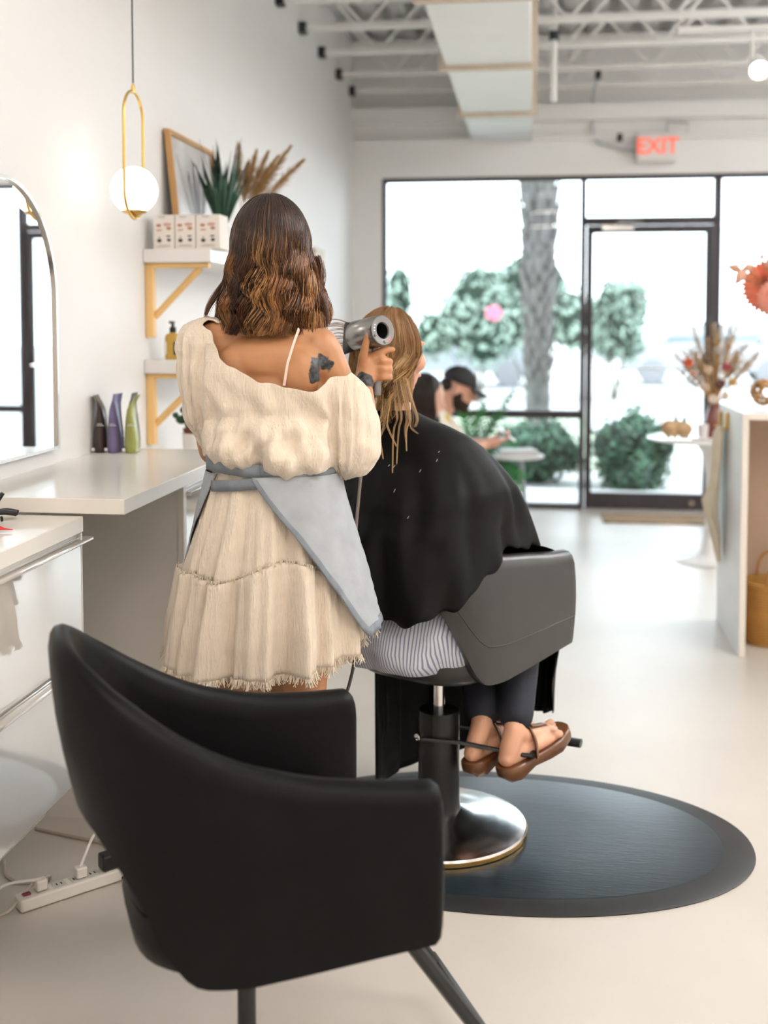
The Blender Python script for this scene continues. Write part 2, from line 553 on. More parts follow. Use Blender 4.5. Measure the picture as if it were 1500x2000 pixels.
frame_bar('window_frame', .385, 1.345, 2.545, 2.575, w2)
frame_bar('window_rail', .385, 1.345, 2.20, 2.255, w2)
pane(.385, 1.345, 2.255, 2.545, w2)
w3 = window('window_3', (2.1, YF, 0))
frame_bar('window_mullion', 1.345, 1.395, 0, 2.575, w3)
frame_bar('window_frame', 1.395, 2.85, 2.545, 2.575, w3); frame_bar('window_frame', 1.395, 2.85, 0, .035, w3)
frame_bar('window_rail', 1.395, 2.85, .705, .765, w3)
pane(1.395, 2.85, .035, .705, w3); pane(1.395, 2.85, .765, 2.545, w3)
w4 = window('window_4', (3.5, YF, 0))
frame_bar('window_mullion', 2.85, 2.90, 0, 2.575, w4)
frame_bar('window_frame', 2.90, 4.27, 2.545, 2.575, w4); frame_bar('window_frame', 2.90, 4.27, 0, .035, w4)
frame_bar('window_frame', 4.24, 4.27, .035, 2.545, w4)
frame_bar('window_rail', 2.90, 4.24, .705, .765, w4)
pane(2.90, 4.24, .035, .705, w4); pane(2.90, 4.24, .765, 2.545, w4)
dr = window('door_1', (.86, YF, 0))
frame_bar('door_stile', .392, .440, .008, 2.192, dr, YF + .035, YF + .085)
frame_bar('door_stile', 1.285, 1.338, .008, 2.192, dr, YF + .035, YF + .085)
frame_bar('door_rail', .440, 1.285, 2.135, 2.192, dr, YF + .035, YF + .085)
frame_bar('door_rail', .440, 1.285, .008, .130, dr, YF + .035, YF + .085)
pane(.440, 1.285, .130, 2.135, dr)
b = MB().tube([(.47, YF - .005, 1.10), (1.30, YF - .005, 1.10)], .010, 8)
b.tube([(.47, YF - .005, 1.10), (.455, YF + .05, 1.10)], .009, 8).tube([(1.29, YF - .005, 1.10), (1.30, YF + .05, 1.10)], .009, 8)
b.build('push_bar', M_chrome, dr)
MB().tube([(1.312, YF - .03, .92), (1.312, YF - .04, 1.02), (1.312, YF - .04, 1.30), (1.312, YF - .03, 1.40)], .012, 8).build('pull_handle', M_bronze, dr)
cl = MB().box(.50, .74, YF - .035, YF + .035, 2.145, 2.195).build('door_closer', M_chrome, dr, bevel=.006)
MB().tube([(.60, YF - .03, 2.20), (.80, YF - .06, 2.215), (.62, YF + .03, 2.23)], .008, 6).build('closer_arm', M_chrome, cl)
MB().lathe([(.0, 0), (.022, 0), (.022, .012), (0, .012)], (1.20, YF + .035, .06), 16, Matrix.Rotation(R(90), 4, 'X')).build('floor_lock', M_chrome, dr)
struct(box('trim_3', mat('threshold', (.6, .6, .6), rough=.35, metal=.6), .385, 1.345, YF - .02, YF + .13, 0, .008))

# exit sign, conduit, small box
ex = thing('exit_sign', 'white exit sign with glowing red letters above the glass door', 'sign', (.895, 8.93, 2.77))
MB().box(.745, 1.05, 8.90, 8.99, 2.655, 2.875).build('housing', mat('sign_white', (.82, .8, .78), rough=.4), ex, sm=30, bevel=.012)
M_exit = mat('exit_letters', (.9, .12, .06), rough=.4, emit=(1., .16, .10), estr=.55)
box('face_plate', mat('sign_face', (.85, .80, .77), rough=.4), .775, 1.02, 8.895, 8.90, 2.675, 2.855, ex)
t = text_mesh('EXIT', .165, .003)
t.transform(Matrix.Translation((.8975, 8.891, 2.765)) @ Matrix.Rotation(R(90), 4, 'X') @ Matrix.Scale(.92, 4, (1, 0, 0)))
link(t, 'letters', M_exit, ex)
MB().tube([(1.05, 8.97, 2.84), (1.12, 8.97, 2.86), (1.13, 8.97, 2.95), (.98, 8.97, 2.96), (.97, 8.97, 2.87)], .007, 6).build('wire', mat('grey_wire', (.45, .46, .47), rough=.5), ex)
cdn = thing('electrical_conduit', 'thin grey conduit dropping down the wall to the exit sign', 'conduit', (.42, 8.96, 2.8))
Mg = mat('conduit_grey', (.5, .52, .53), rough=.45)
MB().tube([(.42, 8.2, 3.16), (.42, 8.6, 3.15), (.42, 8.9, 3.13), (.42, 8.965, 3.10), (.42, 8.97, 2.95), (.43, 8.97, 2.86), (.47, 8.97, 2.81), (.55, 8.97, 2.79), (.64, 8.97, 2.755), (.745, 8.97, 2.745)], .012, 8).build('pipe', Mg, cdn)
MB().box(.40, .44, 8.15, 8.22, 3.13, 3.18).build('junction', M_black, cdn, bevel=.004)
MB().box(.605, .645, 8.94, 8.995, 2.82, 2.875).build('junction', M_black, cdn, bevel=.006)
pp = thing('sprinkler_pipe', 'white vertical pipe hanging beside the air duct', 'pipe', (.08, 7.0, 2.9))
MB().tube([(.10, 7.0, 3.6), (.10, 7.0, 2.76)], .018, 10).build('pipe', M_duct, pp)
MB().lathe([(0, 0), (.03, 0), (.03, .05), (0, .05)], (.10, 7.0, 3.12), 12).build('coupling', M_black, pp)

# housings for the added fill lamps, and one track spot near the storefront
for i, (x, y) in enumerate(FILL_LAMPS):
    l = thing('added_fill_lamp', 'long white fill lamp added above the styling floor, ' + ['over the empty chair', 'behind the camera by the mirror wall', 'over the middle of the room', 'in the back corner of the room', 'over the reception desk', 'near the right part of the storefront'][i], 'lamp', (x, y, 3.11), 0, 'added fill lamps out of the frame')
    MB().box(x - .64, x + .64, y - .19, y + .19, 3.115, 3.16).build('housing', M_ceil, l, sm=30, bevel=.01)
    for s in (-.5, .5):
        MB().tube([(x + s, y, 3.16), (x + s, y, 3.62)], .004, 6).build('hanger', M_chrome, l)
tl = thing('track_light', 'white track spotlight with a bright lens near the ceiling', 'lamp', (1.10, 6.0, 2.7))
box('track', M_duct, .7, 2.6, 5.985, 6.02, 2.90, 2.925, tl)
MB().tube([(1.06, 6.0, 2.90), (1.06, 6.0, 2.76)], .010, 8).build('stem', M_duct, tl)
Mt = Matrix.Rotation(R(62), 4, 'Y') @ Matrix.Rotation(R(28), 4, 'X')
Mt = Vector((-.05, -.86, -.50)).to_track_quat('Z', 'Y').to_matrix().to_4x4()
hd = MB().lathe([(0, -.10), (.032, -.10), (.04, -.06), (.052, .05), (.047, .05), (.04, .03), (0, .03)], (1.09, 5.99, 2.715), 24, Mt).build('lamp_head', M_duct, tl)
MB().lathe([(0, 0), (.043, 0), (.043, .004), (0, .004)], (1.09, 5.99, 2.715), 20, Mt @ Matrix.Translation((0, 0, .036))).build('lens', mat('spot_lens', (1, 1, 1), emit=(1, .95, .88), estr=14), hd)

# ------------------------------------------------------------------ outdoors
M_pave = mat('pavement', (.52, .52, .51), rough=.8, var=.08, vscale=.7)
M_lawn = mat('lawn', (.42, .47, .36), rough=.9, var=.2, vscale=.5)
struct(box('ground', M_pave, -30, 30, YF + .15, 70, -.2, -.06))
struct(box('path', mat('path_concrete', (.62, .62, .61), rough=.8, var=.05, vscale=2), -6, 8, YF + .14, 10.25, -.058, -.02))
struct(box('lawn', M_lawn, -20, .8, 11.8, 19, -.058, -.03))
M_leaf = mat('hedge_leaf', (.050, .135, .072), rough=.5, var=.55, vscale=7)
M_twig = mat('twig', (.10, .075, .05), rough=.8, var=.2, vscale=20)
def bush(nm, lab, cs, rs, n, size, m, seed, grp=None):
    cx = sum(c[0] for c in cs) / len(cs); cy = sum(c[1] for c in cs) / len(cs)
    o = thing(nm, lab, 'bush', (cx, cy, -.05), 0, grp)
    f = leafy('foliage', cs, rs, n, size, m, o, seed)
    mb = MB()
    for k in range(7):
        a = k * 2.4
        c = cs[k % len(cs)]
        mb.tube([(cx + .05 * math.cos(a), cy + .05 * math.sin(a), -.05), (c[0] + .12 * math.cos(a), c[1] + .12 * math.sin(a), c[2])], [.016, .006], 6)
    mb.build('stems', M_twig, o)
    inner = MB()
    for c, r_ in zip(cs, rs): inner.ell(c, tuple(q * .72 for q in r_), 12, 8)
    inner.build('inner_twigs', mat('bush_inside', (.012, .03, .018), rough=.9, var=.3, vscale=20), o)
    return o
def lumps(cx, cy, cz, rx, ry, rz, n, seed):
    g = random.Random(seed); cs = []; rs = []
    for i in range(n):
        a = g.uniform(0, 2 * PI); q = g.uniform(.2, .8)
        cs.append((cx + rx * q * math.cos(a), cy + ry * q * math.sin(a), cz + rz * g.uniform(-.3, .45)))
        k = g.uniform(.38, .55); rs.append((rx * k, ry * k, rz * k * 1.1))
    cs.append((cx, cy, cz)); rs.append((rx * .75, ry * .75, rz * .75))
    return cs, rs
for i, (cx, cy, cz, rx, ry, rz, n, lab) in enumerate([
        (-1.16, 11.0, .16, .56, .5, .42, 3200, 'dark green hedge bush outside, behind the seated man'),
        (-.06, 11.0, .16, .52, .5, .44, 3600, 'dense green hedge bush outside, behind the white side table'),
        (.90, 10.75, .20, .44, .5, .48, 3600, 'rounded green bush outside, seen through the glass door')]):
    cs, rs = lumps(cx, cy, cz, rx, ry, rz, 9, 3 + i)
    bush('hedge_bush', lab, cs, rs, n, .035, M_leaf, 20 + i, 'bushes along the storefront')
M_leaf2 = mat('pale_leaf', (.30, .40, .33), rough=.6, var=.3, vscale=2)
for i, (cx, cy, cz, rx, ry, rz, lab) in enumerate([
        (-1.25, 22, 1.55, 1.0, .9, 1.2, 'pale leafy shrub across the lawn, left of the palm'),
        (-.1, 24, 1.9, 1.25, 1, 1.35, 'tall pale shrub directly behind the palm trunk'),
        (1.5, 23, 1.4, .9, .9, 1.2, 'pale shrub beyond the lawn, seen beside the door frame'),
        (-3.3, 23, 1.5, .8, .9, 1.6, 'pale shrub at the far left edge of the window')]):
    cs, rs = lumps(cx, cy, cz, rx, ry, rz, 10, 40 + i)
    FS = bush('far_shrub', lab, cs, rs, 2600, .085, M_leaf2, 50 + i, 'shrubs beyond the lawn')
    if i == 0: FS0 = FS
# flower on the shrub
mb = MB()
for k in range(5):
    a = k * 2 * PI / 5
    mb.ell((-.75 + .08 * math.cos(a), 21.15, 1.62 + .08 * math.sin(a)), (.085, .02, .07), 10, 6)
mb.build('pink_flower', mat('pink_petal', (.75, .16, .25), rough=.6), FS0)
# palm trunk with old leaf bases
pt = thing('palm_tree', 'thick palm trunk with shaggy old leaf bases outside the window', 'tree', (.04, 14, -.06))
mb = MB().lathe([(.19, -.06), (.15, .2), (.145, 1.0), (.16, 2.0), (.19, 2.8), (.2, 5.2), (.05, 5.4)], (.04, 14, 0), 20)
mb.build('trunk', mat('palm_bark', (.11, .105, .10), rough=.9, var=.45, vscale=9, bump=.6, bscale=25, bdist=.03), pt)
Mboot = mat('palm_boot', (.13, .12, .115), rough=.9, var=.5, vscale=6, bump=.5, bscale=40, bdist=.01)
g = random.Random(4)
boot = MB()
boot.add([(-.05, 0, 0), (.05, 0, 0), (.035, .05, .20), (-.035, .05, .20), (-.05, .03, 0), (.05, .03, 0), (.03, .075, .2), (-.03, .075, .2)],
         [(0, 1, 2, 3), (4, 7, 6, 5), (0, 4, 5, 1), (3, 2, 6, 7), (0, 3, 7, 4), (1, 5, 6, 2)])
mbt = boot.mesh('leaf_base'); mbt.materials.append(Mboot)
kk = 0
for i in range(26):
    z = .75 + i * .125
    rr = float(np.interp(z, [.2, 1, 2, 2.8, 5], [.14, .138, .15, .18, .19]))
    for j in range(8):
        a = j * 2 * PI / 8 + (i % 2) * PI / 8 + g.uniform(-.12, .12)
        o = bpy.data.objects.new('leaf_base', mbt); col.objects.link(o); o.parent = pt
        o.location = (rr * math.cos(a), rr * math.sin(a), z + .06); s = g.uniform(.7, 1.25) * (1 if z > 1.6 else .75)
        o.rotation_euler = (R(g.uniform(-8, 12)), 0, a - PI / 2); o.scale = (s, s, s)
        WM[o] = Matrix.Identity(4); kk += 1
fr_ = MB()
for k in range(12):
    a = k * 2 * PI / 12
    pts = [(.04 + math.cos(a) * t * 1.7, 14 + math.sin(a) * t * 1.7, 5.3 + 1.0 * t - 1.5 * t * t) for t in np.linspace(0, 1, 7)]
    for p, q in zip(pts[:-1], pts[1:]):
        d_ = Vector((-math.sin(a), math.cos(a), 0))
        for s in (-1, 1):
            fr_.add([p, q, Vector(q) + d_ * s * .32 - Vector((0, 0, .2)), Vector(p) + d_ * s * .32 - Vector((0, 0, .2))], [(0, 1, 2, 3)])
fr_.build('fronds', M_leaf2, pt)
# parked car, far and pale
def parked_car(lab, x, y, rz, paint):
    c = thing('parked_car', lab, 'car', (x, y, -.06), rz, 'cars parked across the lawn')
    prof = [(-2.1, .35), (-2.15, .75), (-1.9, .95), (-1.25, 1.02), (-.75, 1.5), (.75, 1.55), (1.35, 1.08), (1.95, .98), (2.15, .75), (2.1, .35)]
    rings = [[Vector((px, yy, pz if abs(yy) < .8 else .35 + (pz - .35) * .96)) for px, pz in prof] for yy in (-.86, -.8, .8, .86)]
    MB().loft(rings).build('car_body', paint, c, False, sm=35)
    MB().add([(-1.12, -.865, 1.04), (-.70, -.84, 1.42), (.68, -.84, 1.46), (1.2, -.865, 1.08)], [(0, 1, 2, 3)]).build('side_window', mat('car_glass', (.25, .3, .33), rough=.1), c, False, solid=.01)
    MB().add([(-1.12, .865, 1.04), (-.70, .84, 1.42), (.68, .84, 1.46), (1.2, .865, 1.08)], [(0, 1, 2, 3)]).build('side_window', MATS['car_glass'], c, False, solid=.01)
    for wx in (-1.35, 1.35):
        for wy in (-.78, .78):
            MB().lathe([(0, -.1), (.25, -.1), (.33, -.08), (.33, .08), (.25, .1), (0, .1)], (wx, wy, .33), 20, Matrix.Rotation(R(90), 4, 'X')).build('wheel', mat('tyre', (.25, .25, .26), rough=.8), c, False)
    return c
parked_car('pale silver car parked across the lawn behind the palm', -2.0, 27.5, R(4), mat('car_white', (.34, .36, .38), rough=.3))
parked_car('white car parked outside, seen through the glass door', 4.2, 29, R(-3), mat('car_white_b', (.38, .38, .39), rough=.3))
# ================================================================== CHAIRS, MAT
M_leather = mat('black_leather', (.005, .005, .0055), rough=.40, spec=.10, var=.15, vscale=10, bump=.22, bscale=260, bdist=.0012)
M_satin = mat('black_satin_metal', (.016, .016, .016), rough=.35, metal=.3, var=.1, vscale=20)
M_steel = mat('brushed_steel', (.70, .70, .71), rough=.20, metal=1, var=.10, vscale=60, stretch=(1, 14, 1))

def shell_mesh(lean_=.055, dtop=0.):
    """wrap-round shell: two arms swept up into a leaning back, raised opening under the back"""
    pu = [-.285, -.282, -.262, -.215, -.150, -.06, .06, .17, .26]
    pv = [0, .075, .140, .192, .222, .240, .258, .273, .285]
    pzt = [.925, .922, .898, .850, .795, .742, .706, .692, .686]
    pzb = [.640, .640, .622, .535, .385, .376, .392, .408, .420]
    pzt = [z_ + dtop * k_ for z_, k_ in zip(pzt, [1, 1, 1, .8, .5, .2, 0, 0, 0])]
    pl = [1, 1, .95, .72, .40, .14, .03, 0, 0]           # how far this part leans back
    pth = [.040, .040, .042, .046, .052, .058, .062, .064, .064]
    s = np.array([0] + list(np.cumsum(np.hypot(np.diff(pu), np.diff(pv))))); s /= s[-1]
    tt = np.linspace(0, 1, 44)
    def ev(p):
        # smooth resampling
        y = np.interp(tt, s, p); k = np.ones(5) / 5
        yp = np.concatenate([y[2:0:-1] if p is not pv else -y[2:0:-1], y, [2 * y[-1] - y[-2], 2 * y[-1] - y[-3]]])
        return np.convolve(yp, k, 'valid')
    u, v, zt, zb, le, th = map(ev, (pu, pv, pzt, pzb, pl, pth))
    du = np.gradient(u); dv = np.gradient(v); L = np.hypot(du, dv); nx, ny = dv / L * 1, -du / L   # outward (u,v): right of travel
    nx, ny = -(-dv / L), (-du / L)
    # outward normal points away from seat centre
    for i in range(len(u)):
        if nx[i] * (u[i] - .05) + ny[i] * v[i] < 0: nx[i], ny[i] = -nx[i], -ny[i]
    def ring(i, sgn):
        r = []
        h = zt[i] - zb[i]; t = th[i]
        prof = [(0, .0), (0, .12), (0, .30), (0, .50), (0, .70), (0, .88), (-.06, .955), (-.25, .99), (-.5, 1.0), (-.75, .985), (-.94, .94), (-1, .85), (-1, .65), (-1, .45), (-1, .25), (-1, .08), (-.8, .0), (-.2, -.005)]
        for a, b in prof:
            z = zb[i] + h * b
            lean = le[i] * (-lean_) * max(0, (z - .5) / .42) ** 1.15
            bul = .010 * math.sin(PI * min(1, max(0, b)))
            off = a * t + (bul if a == 0 else 0)
            r.append((u[i] + nx[i] * off + lean, sgn * (v[i] + ny[i] * off), z))
        return r
    rings = [ring(i, -1) for i in range(len(u) - 1, 0, -1)] + [ring(i, 1) for i in range(len(u))]
    rings = [[(q[1], q[0], q[2]) for q in r] for r in rings]      # local x = right, y = forward
    # rounded front ends of the arms
    def endcap(r, f, k):
        c = np.mean(np.array(r), 0); r = np.array(r)
        return [tuple(c + (p - c) * k + np.array([0, f, 0])) for p in r]
    pre = [endcap(rings[0], .014, .80), endcap(rings[0], .010, .93)]
    post = [endcap(rings[-1], .010, .93), endcap(rings[-1], .014, .80)]
    return MB().loft(pre + rings + post)

def superell(a, b, z, n=40, p=3.2, cy=0.):
    r = []
    for k in range(n):
        t = 2 * PI * k / n; c, s_ = math.cos(t), math.sin(t)
        r.append((a * math.copysign(abs(c) ** (2 / p), c), cy + b * math.copysign(abs(s_) ** (2 / p), s_), z))
    return r

M_leather2 = mat('black_leather_sheen', (.020, .0185, .0175), rough=.34, spec=.55, var=.15, vscale=10, bump=.15, bscale=260, bdist=.0012)
def salon_chair(label, C, phi, dz, ctop, skin, br=.25, rodm=None, lean_=.055, dtop=0.):
    c = thing('salon_chair', label, 'chair', (C[0], C[1], 0), -phi)
    me = shell_mesh(lean_, dtop)
    me.v = [(x, y, z + dz) for x, y, z in me.v]
    me.build('shell', skin, c, False, sm=60)
    if skin is not M_leather: MB().tube([me.v[r_ * 18 + 2] for r_ in range(2, len(me.v) // 18 - 2)], .0017, 5).build('seam', M_satin, c, False)
    # seat pan and cushion
    mb = MB().loft([superell(.12, .12, .372 + dz, cy=-.02), superell(.185, .185, .374 + dz, cy=.0), superell(.205, .208, .392 + dz, cy=.0),
                    superell(.212, .216, .43 + dz, cy=.0), superell(.205, .212, .465 + dz, cy=.0)])
    mb.build('seat_pan', skin, c, False, sm=60)
    mb = MB().loft([superell(.190, .225, .455 + dz, cy=.02), superell(.203, .242, .475 + dz, cy=.025), superell(.203, .242, .51 + dz, cy=.025),
                    superell(.190, .228, .532 + dz, cy=.025), superell(.12, .15, .540 + dz, cy=.02)])
    mb.build('seat_cushion', skin, c, False, sm=60)
    # gas lift, column, base
    MB().lathe([(0, ctop - .03), (.017, ctop - .03), (.017, .375 + dz), (0, .375 + dz)], (0, 0, 0), 20).build('lift_rod', rodm or M_chrome, c, False)
    mb = MB().lathe([(.05, .055), (.062, .075), (.060, .10), (.058, ctop * .55), (.059, ctop - .015), (.057, ctop - .003), (.020, ctop), (.0, ctop)], (0, 0, 0), 32)
    cl_ = mb.build('column', M_satin, c, False)
    MB().lathe([(0, 0), (.010, 0), (.010, .010), (.006, .013), (0, .013)], (-.035, -.050, ctop * .8), 14, Matrix.Rotation(R(100), 4, 'X')).build('bolt', M_chrome, cl_, False)
    prof = [(.0, .022), (.244, .022), (.250, .027), (.247, .033), (.22, .041), (.16, .050), (.10, .058), (.066, .072), (0, .078)]
    prof = [(r_ * br / .25, z_) for r_, z_ in prof]
    MB().lathe(prof, (0, 0, 0), 64).build('base_plate', M_steel, c, False)
    MB().lathe([(br - .004, .016), (br + .0015, .016), (br + .0015, .0265), (br - .004, .0265)], (0, 0, 0), 64, caps=False).build('base_rim', M_brass, c, False)
    MB().lathe([(0, .012), (br - .01, .012), (br - .005, .020), (0, .022)], (0, 0, 0), 40).build('base_underside', M_satin, c, False)
    return c

ch1 = salon_chair('empty black leather salon chair in front, blurred, low wrap-round back', (-.514, 1.992), R(64), 0., .13, M_leather, .17, M_satin)
fr1 = MB()
for s in (-1, 1):
    fr1.tube([(s * .11, .16, .385), (s * .115, .245, .375), (s * .12, .30, .30), (s * .125, .42, .13)], .014, 8)
fr1.tube([(-.16, .42, .13), (.16, .42, .13)], .016, 8)
fr1.build('footrest', M_satin, ch1, False)

PH2 = R(28)
ch2 = salon_chair('raised black leather salon chair under the caped client, chrome disc base', (-.262, 3.2), PH2, .115, .36, M_leather2, lean_=.0, dtop=-.12)
# footrest of the raised chair: a loop of two rods from the column and an oval crossbar (world coordinates)
ft = MB()
ft.tube([(-.305, 3.135, .292), (-.20, 3.14, .286), (-.02, 3.13, .262), (.0, 3.135, .260)], .0065, 8)
ft.tube([(-.22, 3.25, .292), (-.10, 3.25, .284), (-.02, 3.23, .268), (.0, 3.225, .266)], .0065, 8)
ft.tube([(.0, 3.13, .260), (.004, 3.18, .263), (.0, 3.23, .266)], .008, 8)
fo = ft.build('footrest', M_satin, ch2, True)
MB().tube([(-.10, 3.42, .225), (.142, 3.35, .222)], .016, 14, flat=(.75, 1.2)).build('foot_bar', M_black, fo, True)

# anti-fatigue mat
M_mat = mat('black_rubber', (.010, .018, .025), rough=.30, spec=.55, var=.25, vscale=5, stretch=(1, 7, 1), bump=.25, bscale=26, bdist=.002)
M_mat2 = mat('black_rubber_edge', (.014, .014, .0145), rough=.5, spec=.4, var=.15, vscale=9, bump=.1, bscale=60, bdist=.001)
mt = thing('floor_mat', 'oval black rubber floor mat under the raised chair', 'mat', (-.09, 3.205, 0))
def ov(a, b, z, n=96, p=2.12):
    return [(x - .09, y + 3.205, z) for x, y, z in superell(a, b, z, n, p)]
MB().loft([ov(.695, .447, .0), ov(.698, .449, .003), ov(.69, .442, .007), ov(.61, .382, .0125), ov(.55, .33, .0118)], caps=False).build('bevel_edge', M_mat2, mt)
MB().loft([ov(.60, .373, .002), ov(.612, .383, .0126), ov(.605, .378, .0132), ov(.3, .19, .0134)]).build('top_surface', M_mat, mt)

# ================================================================== LEFT WALL
M_counter = mat('counter_laminate', (.80, .765, .71), rough=.22, spec=.5, var=.012, vscale=5)
M_panel = mat('cabinet_panel', (.66, .62, .57), rough=.35, var=.015, vscale=6)
ct = thing('styling_counter', 'white styling counter along the left wall under the mirror', 'counter', (-1.19, 3.1, 0))
MB().box(XL, -.965, 2.615, 3.70, .993, 1.03).build('worktop', M_counter, ct, sm=30, bevel=.002)
cb = thing('counter_cabinet', 'white gloss cabinet standing under the far half of the counter', 'cabinet', (-1.2, 3.45, 0))
box('side_panel', M_panel, XL + .005, -1.005, 3.16, 3.18, .0, .992, cb)
MB().box(XL + .005, -1.005, 3.68, 3.70, 0, .992).build('side_panel', M_panel, cb, sm=30)
box('carcass', M_white, XL + .005, -1.01, 3.1805, 3.6795, .05, .985, cb)
for i, (z0, z1) in enumerate([(.06, .355), (.365, .66), (.67, .965)]):
    d_ = MB().box(-1.008, -.990, 3.184, 3.676, z0, z1).build('drawer', M_gloss, cb, sm=30, bevel=.003)
    MB().box(-.990, -.975, 3.184, 3.676, z1 - .012, z1).build('drawer_lip', M_gloss, d_, sm=30, bevel=.003)
box('edge_strip', M_panel, -1.0045, -.9885, 3.155, 3.1825, 0, .992, cb)

# floating drawer unit, nearer the camera
du_ = thing('drawer_unit', 'floating white gloss drawer unit at the left edge, below the counter', 'cabinet', (-1.24, 2.3, .36))
box('carcass', M_white, XL + .002, -1.075, 1.75, 2.595, .362, .95, du_)
MB().box(XL + .002, -1.063, 1.74, 2.605, .952, .99).build('top_board', M_counter, du_, sm=30, bevel=.002)
box('end_panel', M_white, XL + .002, -1.066, 2.596, 2.604, .360, .951, du_)
for z0, z1 in ((.364, .652), (.658, .942)):
    d_ = MB().box(-1.075, -1.0655, 1.752, 2.594, z0, z1).build('drawer', M_gloss, du_, sm=30, bevel=.002)
    MB().box(-1.0655, -1.040, 1.752, 2.612, z1 - .010, z1).build('drawer_lip', M_gloss, d_, sm=30, bevel=.003)

# arched mirror
mi = thing('arched_mirror', 'tall arched wall mirror with a thin metal rim above the counter', 'mirror', (XL, 2.93, 1.07))
def arch(hw, z0, zs, n=28):
    return [(-hw, z0), (hw, z0)] + [(hw * math.cos(PI * k / n), zs + hw * math.sin(PI * k / n)) for k in range(n + 1)]
def arch_ring(x, hw, z0, zs): return [(x, 2.93 + p[0], p[1]) for p in arch(hw, z0, zs)]
MB().loft([arch_ring(XL + .001, .328, 1.076, 1.515), arch_ring(XL + .022, .328, 1.076, 1.515), arch_ring(XL + .022, .318, 1.086, 1.515), arch_ring(XL + .012, .318, 1.086, 1.515)], caps=False).build('rim', mat('mirror_rim', (.5, .46, .42), rough=.2, metal=1), mi, sm=30)
MB().prism(arch(.319, 1.085, 1.515), (XL + .008, 2.93, 0), (0, 1, 0), (0, 0, 1), (1, 0, 0), .006).build('mirror_glass', mat('mirror_silver', (.93, .95, .95), rough=.005, metal=1, var=.0), mi, sm=20)

# pendant lamp
PX, PY, PZ = -1.246, 3.5, 1.863
pl_ = thing('pendant_lamp', 'brass hoop pendant lamp with a glowing white globe beside the mirror', 'lamp', (PX, PY, PZ))
M_globe = mat('opal_globe', (1, .97, .92), rough=.25, emit=(1., .93, .82), estr=3.4)
MB().ell((PX, PY, PZ), .073, 40, 24).build('globe', M_globe, pl_, sm=180)
ca, sa = math.cos(R(-91)), math.sin(R(-91))
hw_, zt_, zb_ = .083, PZ + .305, PZ - .088
pts = []
for k in range(49):
    a = 2 * PI * k / 48
    zc = (zt_ - hw_) if math.sin(a) >= 0 else (zb_ + hw_)
    pts.append((PX + hw_ * math.cos(a) * ca, PY + hw_ * math.cos(a) * sa, zc + hw_ * math.sin(a)))
    if k == 24: pts.append((PX - hw_ * ca, PY - hw_ * sa, zb_ + hw_))
pts.append(pts[0]); MB().tube(pts, .0048, 10, caps=False).build('hoop', M_brass, pl_)
MB().lathe([(0, -.088), (.008, -.088), (.012, -.079), (.036, -.070), (.040, -.064), (.02, -.060), (0, -.060)], (PX, PY, PZ), 24).build('lower_cup', M_brass, pl_)
MB().lathe([(0, 0), (.008, 0), (.006, .018), (.003, .03), (0, .03)], (PX, PY, zt_ - .004), 12).build('hoop_cap', M_brass, pl_)
MB().tube([(PX, PY, zt_ + .02), (PX, PY, 3.62)], .0028, 6).build('cable', M_black, pl_)

# ------------------------------------------------------------------ wall shelves with wooden brackets
M_pine = mat('pine', (.78, .50, .20), rough=.5, var=.14, vscale=6, stretch=(1, 1, .2))
SY = 4.07
def shelf(nm_lab, z0, z1, zb, y1):
    s = thing('wall_shelf', nm_lab, 'shelf', (XL, SY, z0), 0, 'white shelves on pine brackets')
    MB().box(XL + .001, -1.165, SY, y1, z0, z1).build('board', M_white, s, sm=30, bevel=.003)
    for yy in (SY + .02, y1 - .06):
        b_ = MB().box(XL + .001, XL + .031, yy, yy + .035, zb, z0 - .018).box(XL + .001, -1.18, yy, yy + .035, z0 - .018, z0 - .0005)
        b_.build('bracket', M_pine, s, sm=30, bevel=.002)
        p0 = Vector((XL + .03, yy + .0175, zb + .075)); p1 = Vector((-1.215, yy + .0175, z0 - .018))
        MB().tube([p0, p1], .0125, 4).build('brace', M_pine, s, sm=20)
    return s
shelf('upper white wall shelf on pine triangle brackets, holding the boxes', 1.668, 1.718, 1.395, 5.75)
shelf('bottom white wall shelf on pine brackets, mostly hidden behind the counter', .858, .908, .60, 5.75)
shelf('lower white wall shelf on pine triangle brackets, holding amber bottles', 1.263, 1.313, .998, 5.75)

